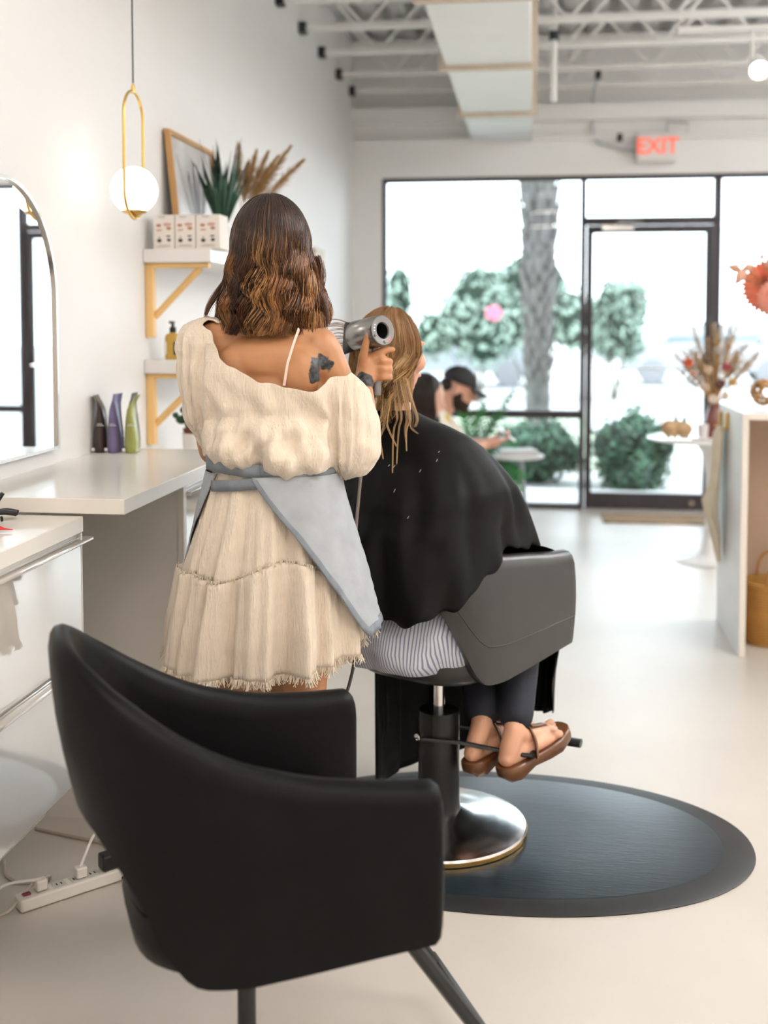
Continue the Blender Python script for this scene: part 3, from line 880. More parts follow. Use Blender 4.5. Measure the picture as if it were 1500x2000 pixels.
# three printed boxes
M_box = mat('box_card', (.80, .74, .68), rough=.6, var=.02)
prt = [mat('print_brown', (.42, .22, .12), rough=.6), mat('print_pink', (.62, .36, .30), rough=.6), mat('print_dark', (.05, .045, .045), rough=.6), mat('print_grey', (.42, .40, .38), rough=.6)]
for i, (x0, x1, lab) in enumerate([(-1.383, -1.306, 'small white printed box, nearest the wall of the three on the shelf'),
                                   (-1.303, -1.227, 'small white printed box, middle of the three on the shelf'),
                                   (-1.224, -1.135, 'small white printed box, outermost of the three on the shelf')]):
    b_ = thing('product_box', lab, 'box', ((x0 + x1) / 2, 4.15, 1.718), 0, 'three printed boxes on the upper shelf')
    MB().box(x0, x1, 4.088, 4.20, 1.7185, 1.842).build('carton', M_box, b_, sm=30, bevel=.0015)
    xm = (x0 + x1) / 2
    for (dx, dz_, rx, rz_, c_) in [(-.020, .085, .010, .006, 0), (.012, .088, .016, .007, 1), (-.018, .068, .012, .004, 1), (.018, .074, .010, .006, 0),
                                   (-.018, .030, .009, .007, 2), (.018, .032, .008, .006, 2), (.016, .046, .009, .003, 2), (-.018, .042, .005, .003, 3)]:
        pol = [(rx * math.cos(2 * PI * k / 9) * (1 + .2 * math.sin(k * 2.3)), rz_ * math.sin(2 * PI * k / 9)) for k in range(9)]
        MB().prism(pol, (xm + dx, 4.0878, 1.7185 + dz_), (1, 0, 0), (0, 0, 1), (0, -1, 0), .0006).build('picture', prt[c_], b_, sm=0)
    for dz_, hw_ in ((.008, .028), (.013, .022), (.112, .02), (.117, .024)):
        MB().box(xm - hw_, xm + hw_ * (.2 if dz_ > .1 else 1), 4.0872, 4.0878, 1.7185 + dz_, 1.7185 + dz_ + .0022).build('text_line', prt[3], b_, sm=0)

# framed picture leaning on the wall
pf = thing('framed_picture', 'oak framed picture leaning on the wall above the upper shelf', 'picture', (-1.39, 4.6, 1.718))
tilt = lambda z: -1.412 + (2.19 - z) * .10
def fbar(y0, y1, z0, z1, th=.022):
    mb = MB(); mb.add([(tilt(z) + dx, y, z) for z in (z0, z1) for y in (y0, y1) for dx in (0, th)], [(0, 1, 3, 2), (4, 6, 7, 5), (0, 4, 5, 1), (2, 3, 7, 6), (0, 2, 6, 4), (1, 5, 7, 3)])
    return mb
M_oak = mat('oak', (.46, .25, .09), rough=.45, var=.15, vscale=8, stretch=(1, 1, .2))
for a in ((4.30, 4.318, 1.7185, 2.19), (4.90, 4.918, 1.7185, 2.19), (4.318, 4.90, 2.172, 2.19), (4.318, 4.90, 1.7185, 1.737)):
    fbar(*a).build('frame_bar', M_oak, pf, sm=20)
mb = fbar(4.315, 4.903, 1.735, 2.175, .010); mb.build('print', mat('art_print', (.66, .66, .66), rough=.25, spec=.6, var=.22, vscale=5), pf, sm=0)
mb = MB(); g = random.Random(3)
for k in range(18):
    y0 = 4.60 + g.uniform(-.04, .04); y1 = y0 + g.uniform(-.2, .2); z1 = g.uniform(1.95, 2.13)
    mb.add([(tilt(1.76) + .0106, y0 - .008, 1.76), (tilt(1.76) + .0106, y0 + .008, 1.76), (tilt(z1) + .0106, y1 + .012, z1), (tilt(z1) + .0106, y1 - .012, z1)], [(0, 1, 2, 3)])
mb.build('printed_grass', mat('art_grey', (.30, .28, .28), rough=.3, var=.2), pf, sm=0)

# two bunches in vases on the shelf
bdp = thing('wooden_board', 'narrow pale wooden board on the left wall near the storefront', 'board', (XL, 7.5, 1.25))
MB().box(XL + .001, XL + .022, 7.30, 7.60, 1.25, 1.93).build('board', mat('pale_wood', (.55, .46, .33), rough=.5, var=.08, vscale=5, stretch=(1, 1, .2)), bdp, sm=30, bevel=.002)
M_palm = mat('palm_green', (.012, .060, .032), rough=.45, var=.3, vscale=20)
M_pampas = mat('pampas', (.50, .30, .12), rough=.9, var=.25, vscale=40)
M_ceramic = mat('white_ceramic', (.82, .80, .77), rough=.25, var=.01)
def vase(par, c, h, r):
    return MB().lathe([(0, 0), (r * .7, 0), (r, h * .35), (r * .9, h * .75), (r * .62, h), (r * .5, h), (r * .5, h * .9), (0, h * .9)], c, 28).build('vase', M_ceramic, par)
v1 = thing('palm_vase', 'white vase of dark green palm spears on the upper shelf', 'vase', (-1.25, 4.52, 1.7185))
vase(v1, (-1.25, 4.52, 1.7185), .12, .045)
g = random.Random(12)
for k in range(46):
    a = g.uniform(0, 2 * PI); sp = g.uniform(.02, .13); L_ = g.uniform(.25, .43)
    base = Vector((-1.245, 4.52, 1.80)); tip = base + Vector((sp * math.cos(a) * .95 - .005, sp * math.sin(a), L_ * (1 - sp)))
    mid = base.lerp(tip, .55) + Vector((g.uniform(-.01, .01), 0, .01)); wv = .0075
    sd = Vector((math.sin(a), -math.cos(a), 0))
    if abs(sd.x) < .3: sd = Vector((.8, .6, 0))
    MB().add([base - sd * .003, base + sd * .003, mid + sd * wv, tip, mid - sd * wv, mid + Vector((0, -.004, 0))],
             [(0, 1, 5), (1, 2, 5), (2, 3, 5), (3, 4, 5), (4, 0, 5)]).build('palm_leaf', M_palm, v1, sm=60, solid=.0012)
v2 = thing('pampas_vase', 'white vase of dried tan pampas plumes on the upper shelf', 'vase', (-1.22, 4.78, 1.7185))
vase(v2, (-1.22, 4.78, 1.7185), .14, .05)
tips = [(-1.235, 2.19), (-1.165, 2.16), (-1.13, 2.165), (-1.07, 2.13), (-1.02, 2.18), (-.965, 2.12), (-1.10, 2.10), (-1.20, 2.12)]
for i, (tx, tz) in enumerate(tips):
    p0 = Vector((-1.22, 4.78, 1.84)); p3 = Vector((tx, 4.78 + g.uniform(-.05, .05), tz)); pm = p0.lerp(p3, .45) + Vector((-.02, 0, .03))
    N_, K_ = 320, 5
    u_ = RNG.random(N_) ** .8 * .62 + .38
    A = np.array(p0)[None] * (1 - u_[:, None]) ** 2 + 2 * np.array(pm)[None] * (u_ * (1 - u_))[:, None] + np.array(p3)[None] * u_[:, None] ** 2
    dirn = np.array((p3 - pm).normalized()); rnd = RNG.normal(size=(N_, 3)) * .55
    D = dirn[None] + rnd; D /= np.linalg.norm(D, axis=1, keepdims=True)
    ln = .045 * np.sin(np.clip((1.05 - u_) * 2.6, .25, 1.57))
    s_ = np.linspace(0, 1, K_)
    P = A[:, None] + D[:, None] * (s_[None, :, None] * ln[:, None, None]) + dirn[None, None] * (s_ ** 2 * .012)[None, :, None]
    C_ = np.ones((N_, K_, 3)) * np.array((.50, .31, .13)) * RNG.uniform(.7, 1.25, (N_, 1, 1))
    me = strands('plume', P, np.full((N_, K_), .0013) * np.linspace(1, .3, K_)[None], C_)
    pl2 = link(me, 'plume', MATS.get('plume_mat') or mat_vcol('plume_mat', rough=.9, spec=.1), v2)
    MB().tube([p0, pm, p3], .0016, 5).build('stem', M_pampas, v2)

# amber soap bottles
M_amber = mat('amber_soap', (.62, .36, .03), rough=.12, spec=.6, coat=.5, var=.05, trans=.25)
M_label = mat('label_white', (.8, .78, .75), rough=.6)
for i, (x, y, lab) in enumerate([(-1.335, 4.15, 'amber pump bottle nearest the wall on the lower shelf'), (-1.262, 4.21, 'amber pump bottle half hidden behind the stylist on the lower shelf'), (-1.205, 4.17, 'amber pump bottle farthest from the wall on the lower shelf')]):
    b_ = thing('pump_bottle', lab, 'bottle', (x, y, 1.3135), 0, 'amber bottles on the lower shelf')
    MB().loft([superell(.027, .02, 0, 28, 3), superell(.0285, .0215, .004, 28, 3), superell(.0285, .0215, .082, 28, 3), superell(.024, .018, .093, 28, 2.6), superell(.011, .011, .098, 28, 2), superell(.010, .010, .104, 28, 2)]).build('bottle_body', M_amber, b_, False, sm=50)
    MB().lathe([(0, .100), (.0125, .100), (.0125, .118), (.006, .121), (.006, .133), (0, .133)], (0, 0, 0), 18).build('pump_collar', M_black, b_, False)
    MB().box(-.007, .007, -.026, .009, .133, .142).build('pump_head', M_black, b_, False, bevel=.002)
    MB().box(.008, .019, -.0222, -.0214, .018, .065).build('label', M_black, b_, False)
    MB().box(-.0285, -.018, -.0222, -.0205, .02, .066).build('label', M_label, b_, False)

# small plant on the counter
PZ0 = .068
pp_ = thing('potted_plant', 'small round-leaved plant in a white pot on the bottom shelf', 'plant', (-1.272, 4.22, .908))
MB().lathe([(0, 0), (.044, 0), (.052, .125), (.048, .125), (.044, .115), (0, .115)], (-1.272, 4.22, .9085), 28).build('pot', M_ceramic, pp_)
MB().lathe([(0, .05), (.044, .05), (.049, .074), (.043, .074), (.040, .066), (0, .066)], (-1.272, 4.22, 0.9085+PZ0), 28).build('inner_pot', mat('terracotta', (.17, .05, .03), rough=.7, var=.1), pp_)
g = random.Random(5)
M_round = mat('round_leaf', (.018, .075, .03), rough=.4, var=.3, vscale=30)
sp_ = [(-.055, -.01, .105, .020), (-.020, -.03, .118, .024), (.012, -.03, .105, .026), (-.035, -.02, .145, .02), (.0, .0, .15, .024), (.03, -.01, .135, .024), (.035, .02, .11, .024), (-.012, -.035, .088, .02),
       (.045, -.02, .095, .02), (-.078, 0, .122, .013), (.01, .03, .13, .02), (-.03, .02, .12, .02)]
for dx, dy, dz_, r_ in sp_:
    c = Vector((-1.272 + dx, 4.22 + dy, 0.9085+PZ0 + dz_)); Mx = Matrix.Rotation(g.uniform(-.6, .9), 4, 'X') @ Matrix.Rotation(g.uniform(-.6, .6), 4, 'Y')
    ring = [c + Mx @ Vector((r_ * math.cos(2 * PI * k / 12), -.0, r_ * .85 * math.sin(2 * PI * k / 12) + (.2 * r_ if k == 3 else 0))) for k in range(12)]
    MB().add([c + Mx @ Vector((0, -.004, 0))] + ring, [(0, 1 + k, 1 + (k + 1) % 12) for k in range(12)]).build('leaf', M_round, pp_, sm=60, solid=.001)
    MB().tube([(-1.272, 4.22, 1.06), c.lerp(Vector((-1.272, 4.22, 1.06)), .4) + Vector((0, 0, .01)), c], .0012, 5).build('stalk', M_round, pp_)

# stand-up pouches on the counter
def pouch(lab, x, y, colr, rz, tip, h=.185):
    b_ = thing('foil_pouch', lab, 'pouch', (x, y, 1.0305), rz, 'pouches standing on the counter')
    m_ = mat('foil_' + '_'.join('%02d' % int(100 * q) for q in colr), colr, rough=.3, spec=.5, coat=.3, var=.12, vscale=14, bump=.25, bscale=30, bdist=.006)
    rings = []
    for z, a, b2, dx in [(0, .020, .044, 0), (.002, .024, .046, 0), (.03, .026, .046, 0), (.07, .023, .045, .001), (.11, .017, .044, .002), (.14, .012, .044, .001), (.160, .006, .044, -.004), (.168, .003, .045, -.008), (h, .0022, .046, -.016)]:
        rings.append([(p[0] + dx * tip, p[1], p[2]) for p in superell(a * .84, b2 * .78, z, 28, 2.6)])
    MB().loft(rings).build('bag', m_, b_, False, sm=50)
    MB().box(-.023, -.013, -.0368, -.0358, .006, .016).build('sticker', M_label, b_, False)
    MB().box(-.006, .018, -.0366, -.0350, .088, .0895).box(-.004, .012, -.0366, -.0350, .093, .0942).build('print', M_label, b_, False)
pouch('dark brown foil pouch standing closest to the wall on the counter', -1.396, 3.58, (.030, .014, .012), R(8), 1)
pouch('purple foil pouch standing between the brown and green pouches', -1.3465, 3.58, (.155, .125, .26), R(-4), -.6, .19)
pouch('dark navy foil pouch half hidden behind the green pouch', -1.318, 3.661, (.015, .018, .035), R(4), -.5, .188)
pouch('olive green foil pouch, outermost on the counter', -1.2915, 3.58, (.30, .31, .075), R(5), -1.2, .186)
# ================================================================== THE STYLIST (standing, seen from behind)
SKIN1 = mat_skin('skin_tan', (.47, .225, .105), tattoos=[(-.468, 2.545, 1.352, .036), (-.432, 2.885, 1.296, .026)])
st = thing('person', 'stylist standing in a cream off-shoulder dress and denim apron, drying hair', 'person', (-.60, 2.62, 0))
mb = MB()
# trunk
mb.ell((-.605, 2.62, .95), (.165, .115, .15)).ell((-.605, 2.62, 1.10), (.128, .095, .14)).ell((-.605, 2.622, 1.26), (.146, .094, .15)).ell((-.603, 2.615, 1.36), (.150, .085, .075))
mb.cap((-.725, 2.615, 1.395), .048, (-.505, 2.62, 1.385), .048)
mb.cap((-.60, 2.625, 1.435), .055, (-.738, 2.618, 1.410), .046).cap((-.60, 2.625, 1.435), .055, (-.495, 2.62, 1.395), .046)
mb.ell((-.680, 2.558, 1.335), (.050, .026, .06)).ell((-.530, 2.556, 1.33), (.050, .028, .06))      # shoulder blades
mb.cap((-.60, 2.625, 1.40), .056, (-.610, 2.645, 1.55), .050)
# head with chin and nose (faces away)
mb.ell((-.613, 2.65, 1.632), (.072, .092, .102)).ell((-.613, 2.685, 1.575), (.050, .055, .055)).cap((-.613, 2.738, 1.625), .010, (-.613, 2.750, 1.60), .013)
mb.ell((-.613, 2.735, 1.565), (.022, .014, .012)).ell((-.688, 2.65, 1.615), (.010, .018, .030)).ell((-.538, 2.65, 1.615), (.010, .018, .030))
# right arm, raised to the client's hair
mb.ell((-.498, 2.62, 1.385), (.050, .052, .058))
mb.chain([(-.490, 2.622, 1.380), (-.435, 2.64, 1.25), (-.405, 2.655, 1.135)], [.050, .044, .038])
mb.chain([(-.405, 2.655, 1.135), (-.41, 2.76, 1.20), (-.432, 2.895, 1.284)], [.038, .036, .024])
# right hand: palm, thumb up along the dryer, forefinger on its button, three fingers round the handle
mb.cap((-.433, 2.895, 1.284), .024, (-.426, 2.925, 1.335), .028)
mb.ell((-.422, 2.928, 1.335), (.030, .019, .042), M=Matrix.Rotation(R(-8), 4, 'Y'))
mb.cap((-.432, 2.925, 1.31), .020, (-.408, 2.925, 1.352), .017)
mb.chain([(-.440, 2.918, 1.330), (-.434, 2.902, 1.362), (-.426, 2.893, 1.392), (-.420, 2.893, 1.417)], [.014, .0125, .0105, .0088], 12)
mb.chain([(-.408, 2.925, 1.366), (-.392, 2.922, 1.376), (-.376, 2.930, 1.381), (-.362, 2.940, 1.381)], [.0115, .0105, .0095, .008], 12)
for dz_, s_ in ((0, 1), (-.021, .98), (-.041, .90)):
    mb.chain([(-.412, 2.922, 1.350 + dz_), (-.386, 2.918, 1.352 + dz_), (-.370, 2.934, 1.350 + dz_), (-.374, 2.962, 1.347 + dz_), (-.394, 2.972, 1.345 + dz_)],
             [.0125 * s_, .0115 * s_, .0105 * s_, .0095 * s_, .0085 * s_], 12)
# left arm reaches forward beyond the body
mb.ell((-.735, 2.62, 1.39), (.050, .050, .055))
mb.chain([(-.742, 2.62, 1.385), (-.775, 2.665, 1.25), (-.775, 2.72, 1.14)], [.048, .043, .037])
mb.chain([(-.775, 2.72, 1.14), (-.70, 2.84, 1.20), (-.628, 2.94, 1.25)], [.037, .033, .023])
mb.ell((-.605, 2.965, 1.268), (.028, .036, .020))
for k in range(4):
    mb.chain([(-.592 - .012 * k + .02, 2.985 - .006 * k, 1.272 - .008 * k), (-.560 - .01 * k, 3.015, 1.278 - .012 * k), (-.545 - .008 * k, 3.03, 1.262 - .012 * k)], [.0095, .0085, .0075], 10)
mb.chain([(-.615, 2.955, 1.278), (-.595, 2.985, 1.298), (-.575, 3.005, 1.298)], [.011, .0095, .008], 10)
# legs and feet
for sx, kx in ((-.68, -.672), (-.535, -.545)):
    mb.chain([(sx, 2.625, .88), (kx, 2.615, .66), (kx, 2.605, .48), (kx, 2.635, .34), (kx, 2.655, .095)], [.088, .075, .055, .052, .034])
    mb.chain([(kx, 2.66, .07), (kx, 2.72, .05), (kx, 2.80, .035)], [.036, .032, .026])
me = remesh(mb, .0045, 4)
me.shade_smooth()
link(me, 'body', SKIN1, st)
# nails
nm = mat('nail', (.62, .36, .27), rough=.25)
MB().ell((-.4195, 2.886, 1.419), (.0052, .0030, .0075), 10, 8, Matrix.Rotation(R(8), 4, 'Y')).build('thumb_nail', nm, st)

# shoes
M_shoe = mat('tan_leather', (.30, .16, .08), rough=.5, var=.1)
for kx in (-.672, -.545):
    rings = []
    for y, a, z0, z1 in [(2.605, .012, .03, .06), (2.615, .030, .0, .115), (2.66, .042, .0, .125), (2.70, .044, .0, .110), (2.76, .050, .0, .085), (2.82, .046, .0, .07), (2.845, .030, .0, .05)]:
        rings.append([(kx + a * math.cos(t), y, z0 + (z1 - z0) * (.5 + .5 * math.sin(t)) if math.sin(t) > -.6 else z0) for t in np.linspace(0, 2 * PI, 20, endpoint=False)])
    MB().loft(rings).build('shoe', M_shoe, st, sm=60)

def spline(pts, n=60):
    pts = np.array(pts, float); s = np.concatenate([[0], np.cumsum(np.linalg.norm(np.diff(pts, axis=0), axis=1))]); q = np.linspace(0, s[-1], n)
    p = np.stack([np.interp(q, s, pts[:, i]) for i in range(3)], 1)
    for _ in range(3): p[1:-1] = (p[:-2] + 2 * p[1:-1] + p[2:]) / 4
    return [tuple(r_) for r_ in p]
# ---- blouse: a full gauze volume, cut along a slanting neckline, with gathers
M_gauze = mat_gauze('cream_gauze', (.76, .655, .54))
M_gauze2 = mat_gauze('cream_gauze_plain', (.76, .655, .54), grid=False)
mb = MB()
mb.ell((-.607, 2.62, 1.30), (.185, .128, .16)).ell((-.603, 2.612, 1.195), (.168, .132, .082)).ell((-.605, 2.612, 1.38), (.168, .112, .10)).ell((-.68, 2.585, 1.33), (.085, .085, .09)).ell((-.53, 2.585, 1.31), (.085, .085, .09))
mb.ell((-.55, 2.572, 1.150), (.10, .105, .062)).ell((-.65, 2.578, 1.165), (.10, .105, .058))
mb.cap((-.765, 2.615, 1.395), .066, (-.47, 2.62, 1.375), .068)
mb.chain([(-.752, 2.61, 1.41), (-.765, 2.615, 1.34), (-.752, 2.64, 1.25), (-.735, 2.67, 1.18)], [.056, .066, .072, .060])
mb.chain([(-.735, 2.67, 1.18), (-.72, 2.78, 1.17)], [.062, .045])
mb.chain([(-.470, 2.62, 1.385), (-.452, 2.625, 1.30), (-.435, 2.635, 1.215), (-.430, 2.64, 1.165)], [.064, .072, .080, .080])
mb.chain([(-.430, 2.64, 1.165), (-.425, 2.74, 1.19), (-.418, 2.79, 1.215)], [.078, .055, .036])
me = remesh(mb, .0055, 6)
# neckline: plane through left shoulder, right shoulder and low on the back
pL, pR, pB = Vector((-.745, 2.60, 1.474)), Vector((-.440, 2.60, 1.372)), Vector((-.555, 2.500, 1.308))
nrm = (pR - pL).cross(pB - pL).normalized()
if nrm.z < 0: nrm = -nrm
V = verts_of(me); Nn = normals_of(me)
x, y, z = V[:, 0], V[:, 1], V[:, 2]
dpl = (V - np.array(pL)) @ np.array(nrm)                   # distance below neckline
below = np.clip(-dpl, 0, None)
fade = np.clip(below / .05, 0, 1)
# gathers radiating from the neckline at both shoulders, slack folds above the waist
sR = np.exp(-((x + .455) / .055) ** 2) * fade
sL = np.exp(-((x + .775) / .055) ** 2) * fade
ph = np.arctan2(y - 2.62, x + .44)
ph2 = np.arctan2(y - 2.62, x + .76)
disp = .0060 * sR * (np.sin(16 * ph + 6 * z) + .5 * np.sin(29 * ph - 9 * z)) + .0055 * sL * (np.sin(13 * ph2 - 10 * z) + .5 * np.sin(23 * ph2 + 5 * z))
ang = np.arctan2(x + .605, -(y - 2.62))
waist = np.exp(-((z - 1.165) / .055) ** 2) * np.exp(-((x + .6) / .13) ** 4)
disp += waist * (.012 * np.sin(9 * ang + 26 * z + .8) + .008 * np.sin(17 * ang - 40 * z) + .004 * np.sin(31 * ang))
mid = np.exp(-((z - 1.27) / .05) ** 2) * np.exp(-((x + .6) / .14) ** 4)
disp += mid * (.004 * np.sin(7 * ang + 45 * z) + .003 * np.sin(15 * ang + 30 * z))
disp += .0022 * np.sin(90 * x + 30 * z) * np.sin(55 * z - 20 * x) * fade
V = V + Nn * disp[:, None]
set_verts(me, V)
bm = bmesh.new(); bm.from_mesh(me)
bmesh.ops.bisect_plane(bm, geom=bm.verts[:] + bm.edges[:] + bm.faces[:], plane_co=pL, plane_no=nrm, clear_outer=True)
bmesh.ops.bisect_plane(bm, geom=bm.verts[:] + bm.edges[:] + bm.faces[:], plane_co=(-.44, 2.56, 1.362), plane_no=Vector((.5, .35, .8)).normalized(), clear_outer=True)
bmesh.ops.bisect_plane(bm, geom=bm.verts[:] + bm.edges[:] + bm.faces[:], plane_co=(0, 2.785, 1.2), plane_no=Vector((0, 1, .35)).normalized(), clear_outer=True)
bm.to_mesh(me); bm.free()
me.shade_smooth()
o = link(me, 'blouse', M_gauze, st)
md = o.modifiers.new('thickness', 'SOLIDIFY'); md.thickness = .003; md.offset = -1
# hem binding of the neckline is the rolled edge itself
# ---- camisole strap
MB().tube([(-.528, 2.553, 1.435), (-.534, 2.523, 1.402), (-.545, 2.512, 1.36), (-.553, 2.510, 1.31)], .0042, 8, flat=(1.3, .5)).build('camisole_strap', mat('strap_blush', (.72, .55, .47), rough=.6), st)

# ---- skirt in two gathered tiers
def skirt_pt(a, zz, tier, off=0., amp=1.):
    f = (1.13 - zz) / .50
    A = np.interp(zz, [.60, .74, .88, 1.0, 1.07, 1.13], [.218, .213, .190, .162, .146, .134])
    B = np.interp(zz, [.60, .74, .88, 1.0, 1.07, 1.13], [.160, .158, .146, .130, .118, .108])
    cx = np.interp(zz, [.60, .88, 1.13], [-.628, -.616, -.604])
    k = .6 + .4 * math.sin(3 * a + 1.2)
    pl = amp * (.004 + .026 * f) * (math.sin(11 * a + .6 * math.sin(2 * a) + (0 if tier == 0 else .7)) * k + .45 * math.sin(19 * a + 2 + 2 * f) + .25 * math.sin(37 * a + tier))
    rr = 1 + (pl + off) / .17
    return (cx + A * rr * math.sin(a), 2.62 - B * rr * math.cos(a), zz)
NA = 220
def tier(z0, z1f, tr, n, off=0.):
    rings = []
    for i in range(n + 1):
        t = i / n; ring = []
        for k in range(NA):
            a = 2 * PI * k / NA
            zz = z0(a) + (z1f(a) - z0(a)) * t
            ring.append(skirt_pt(a, zz, tr, off + (.006 * (1 - t) ** 3 if tr else 0.)))
        rings.append(ring)
    return rings
seam = lambda a: .885 + .022 * math.sin(2 * a + .5) + .012 * math.sin(5 * a)
hem = lambda a: .648 + .012 * math.sin(a) ** 2 + .062 * max(0, math.sin(a - .25)) ** 1.6 + .010 * math.sin(3 * a + 1)
MB().loft(tier(lambda a: 1.125, lambda a: seam(a) - .006, 0, 16), caps=False).build('skirt_upper_tier', M_gauze2, st, sm=180, solid=.002)
MB().loft(tier(lambda a: seam(a), hem, 1, 18, .007), caps=False).build('skirt_lower_tier', M_gauze2, st, sm=180, solid=.002)
def fray(nm, zf, L, n, off, tr, seed):
    g = np.random.default_rng(seed); P = []
    for k in range(n):
        a = g.uniform(-PI, PI); zz = zf(a); b0 = np.array(skirt_pt(a, zz + .003, tr, off))
        ln = L * g.uniform(.4, 1.3); dx, dy = g.normal(0, .35, 2)
        P.append([b0, b0 + np.array((dx * ln * .5, dy * ln * .5 - .001, -ln * .6)), b0 + np.array((dx * ln, dy * ln - .002, -ln))])
    P = np.array(P); C_ = np.ones(P.shape) * np.array((.77, .67, .55))
    return link(strands(nm, P, np.full(P.shape[:2], .0011), C_), nm, MATS['plume_mat'], st)
fray('frayed_hem', hem, .017, 2600, .008, 1, 5)
fray('frayed_seam', lambda a: seam(a) + .004, .008, 900, .013, 1, 6)

# ---- denim apron wrapped round, open at the back
M_denim = mat('grey_denim', (.36, .385, .415), rough=.85, var=.10, vscale=18, bump=.4, bscale=400, bdist=.001)
M_denim2 = mat('worn_denim_edge', (.20, .225, .26), rough=.85, var=.18, vscale=30, bump=.4, bscale=300, bdist=.001)
def apron_rings(off, lo, hi, z0, z1, n=22, m=60):
    rings = []
    for i in range(n + 1):
        zz = z0 + (z1 - z0) * i / n
        ring = []
        for k in range(m + 1):
            a = lo(zz) + (hi(zz) - lo(zz)) * k / m
            fl = .018 * max(0, (1.05 - zz)) / .3
            tp_ = 1 - .62 * max(0, k / m - .86) / .14 if m > 50 else 1
            ring.append(skirt_pt(a, zz, 0, (off + fl) * tp_, .25))
        rings.append(ring)
    return rings
inR = lambda zz: R(float(np.interp(zz, [.74, .82, .90, .98, 1.04, 1.10], [68, 55, 41, 26, 10, -6])))
inL = lambda zz: R(float(np.interp(zz, [.74, .86, .93, .98, 1.04, 1.10], [252, 262, 271, 282, 297, 309])))
MB().loft(apron_rings(.027, inR, inL, 1.105, .742), closed=False, caps=False).build('apron_skirt', M_denim, st, sm=180, solid=.0025)
MB().loft(apron_rings(.0285, inR, lambda z_: inR(z_) + R(4.5), 1.10, .742, 22, 4), closed=False, caps=False).build('apron_edge', M_denim2, st, sm=180, solid=.003)
MB().loft(apron_rings(.0285, inR, lambda z_: R(150), .762, .742, 2, 24), closed=False, caps=False).build('apron_hem', M_denim2, st, sm=180, solid=.003)
def band(zf, off, h, lo=0, hi=2 * PI, n=80):
    r0, r1 = [], []
    for k in range(n + 1):
        a = lo + (hi - lo) * k / n
        p = skirt_pt(a, 1.095, 0, off, .15)
        r0.append((p[0], p[1], zf(a) - h / 2)); r1.append((p[0], p[1], zf(a) + h / 2))
    return [r0, r1]
MB().loft(band(lambda a: 1.118 - .010 * math.sin(a), .016, .030), closed=False, caps=False).build('apron_waistband', M_denim2, st, sm=180, solid=.003)
MB().loft(band(lambda a: 1.092 + .018 * math.sin(a), .021, .026, R(-52), R(80), 40), closed=False, caps=False).build('apron_tie', M_denim2, st, sm=180, solid=.003)
MB().tube(spline([(-.458, 2.60, 1.06), (-.436, 2.59, 1.045), (-.432, 2.59, 1.02), (-.444, 2.60, 1.005), (-.430, 2.60, .985), (-.430, 2.60, .955)], 30), .0018, 6).build('apron_cord', M_label, st)

# ---- hair: wavy shoulder-length cut, dark roots melting into caramel lengths
M_hair1 = mat_vcol('hair_brown', rough=.34, spec=.4)
def head_hair(center, rx, ry, rz, n, az_fn, zend_fn, flare_fn, yaw, layer, wave_amp, wave_len, nclump, root_c, tip_cs, seed, rad, K=22, stop=95., clump=.5, blow=None, sweep=None):
    g = np.random.default_rng(seed); c0 = np.array(center)
    az = az_fn(g, n)                                   # azimuth, 0 = back of the head, + = right
    cl = np.floor((az + PI) / (2 * PI) * nclump + g.normal(0, .35, n)).astype(int) % nclump
    claz = (cl + .5) / nclump * 2 * PI - PI
    cph = g.uniform(0, 2 * PI, nclump)[cl] + g.normal(0, .35, n)
    cam_ = g.uniform(.6, 1.35, nclump)[cl]; tipc = np.array(tip_cs)[g.integers(0, len(tip_cs), nclump * 3)[cl * 3 + g.integers(0, 3, n)]]
    lay = 1 + layer * g.random(n) ** .7
    ph0 = R(4) + R(62) * g.random(n) ** .8
    zend = zend_fn(az, g, n)
    t = np.linspace(0, 1, K)
    ts = .42
    P = np.zeros((n, K, 3))
    fl = flare_fn(az)
    for k in range(K):
        tk = t[k]
        u = np.clip(tk / ts, 0, 1)
        ph = ph0 + (R(stop) - ph0) * u
        rr = lay
        zz = rz * np.cos(ph) * rr
        sx = np.sin(ph)
        q = np.clip((tk - ts) / (1 - ts), 0, 1)
        zfall = (rz * math.cos(R(stop))) * lay
        zz = np.where(q > 0, zfall + (zend - c0[2] - zfall) * q, zz)
        a = az + (claz - az) * clump * q * .8
        if sweep is not None: a = a + sweep(az) * q
        grow = 1 + fl * q ** .8
        X = rx * sx * rr * np.sin(a) * grow; Y = -ry * sx * rr * np.cos(a) * grow
        wv = wave_amp * cam_ * np.clip((tk - .22) / .5, 0, 1)
        w1_ = wv * np.sin(2 * PI * (zz + .1) / wave_len + cph); w2_ = wv * np.cos(2 * PI * (zz + .1) / wave_len + cph + .9)
        X = X + w1_ * np.cos(a) + .55 * w2_ * np.sin(a); Y = Y + w1_ * np.sin(a) - .55 * w2_ * np.cos(a)
        P[:, k, 0] = X; P[:, k, 1] = Y; P[:, k, 2] = zz
    P += g.normal(0, .0016, (n, 1, 3)) * t[None, :, None]
    ca_, sa_ = math.cos(yaw), math.sin(yaw)
    X = P[:, :, 0] * ca_ - P[:, :, 1] * sa_; Y = P[:, :, 0] * sa_ + P[:, :, 1] * ca_
    P[:, :, 0], P[:, :, 1] = X, Y
    P += c0
    if blow is not None: P = blow(P, az, t, g)
    rc = np.array(root_c)
    mixv = np.clip((t[None, :] - .20 + g.normal(0, .10, (n, 1))) / .55, 0, 1)[:, :, None]
    C_ = rc[None, None] * (1 - mixv) + tipc[:, None, :] * mixv
    C_ = C_ * g.uniform(.75, 1.25, (n, 1, 1))
    rd = np.full((n, K), rad) * np.interp(t, [0, .05, .8, 1], [.6, 1, 1, .35])[None]
    return P, rd, C_
def az1(g, n):
    a = g.uniform(-R(128), R(128), n); return a
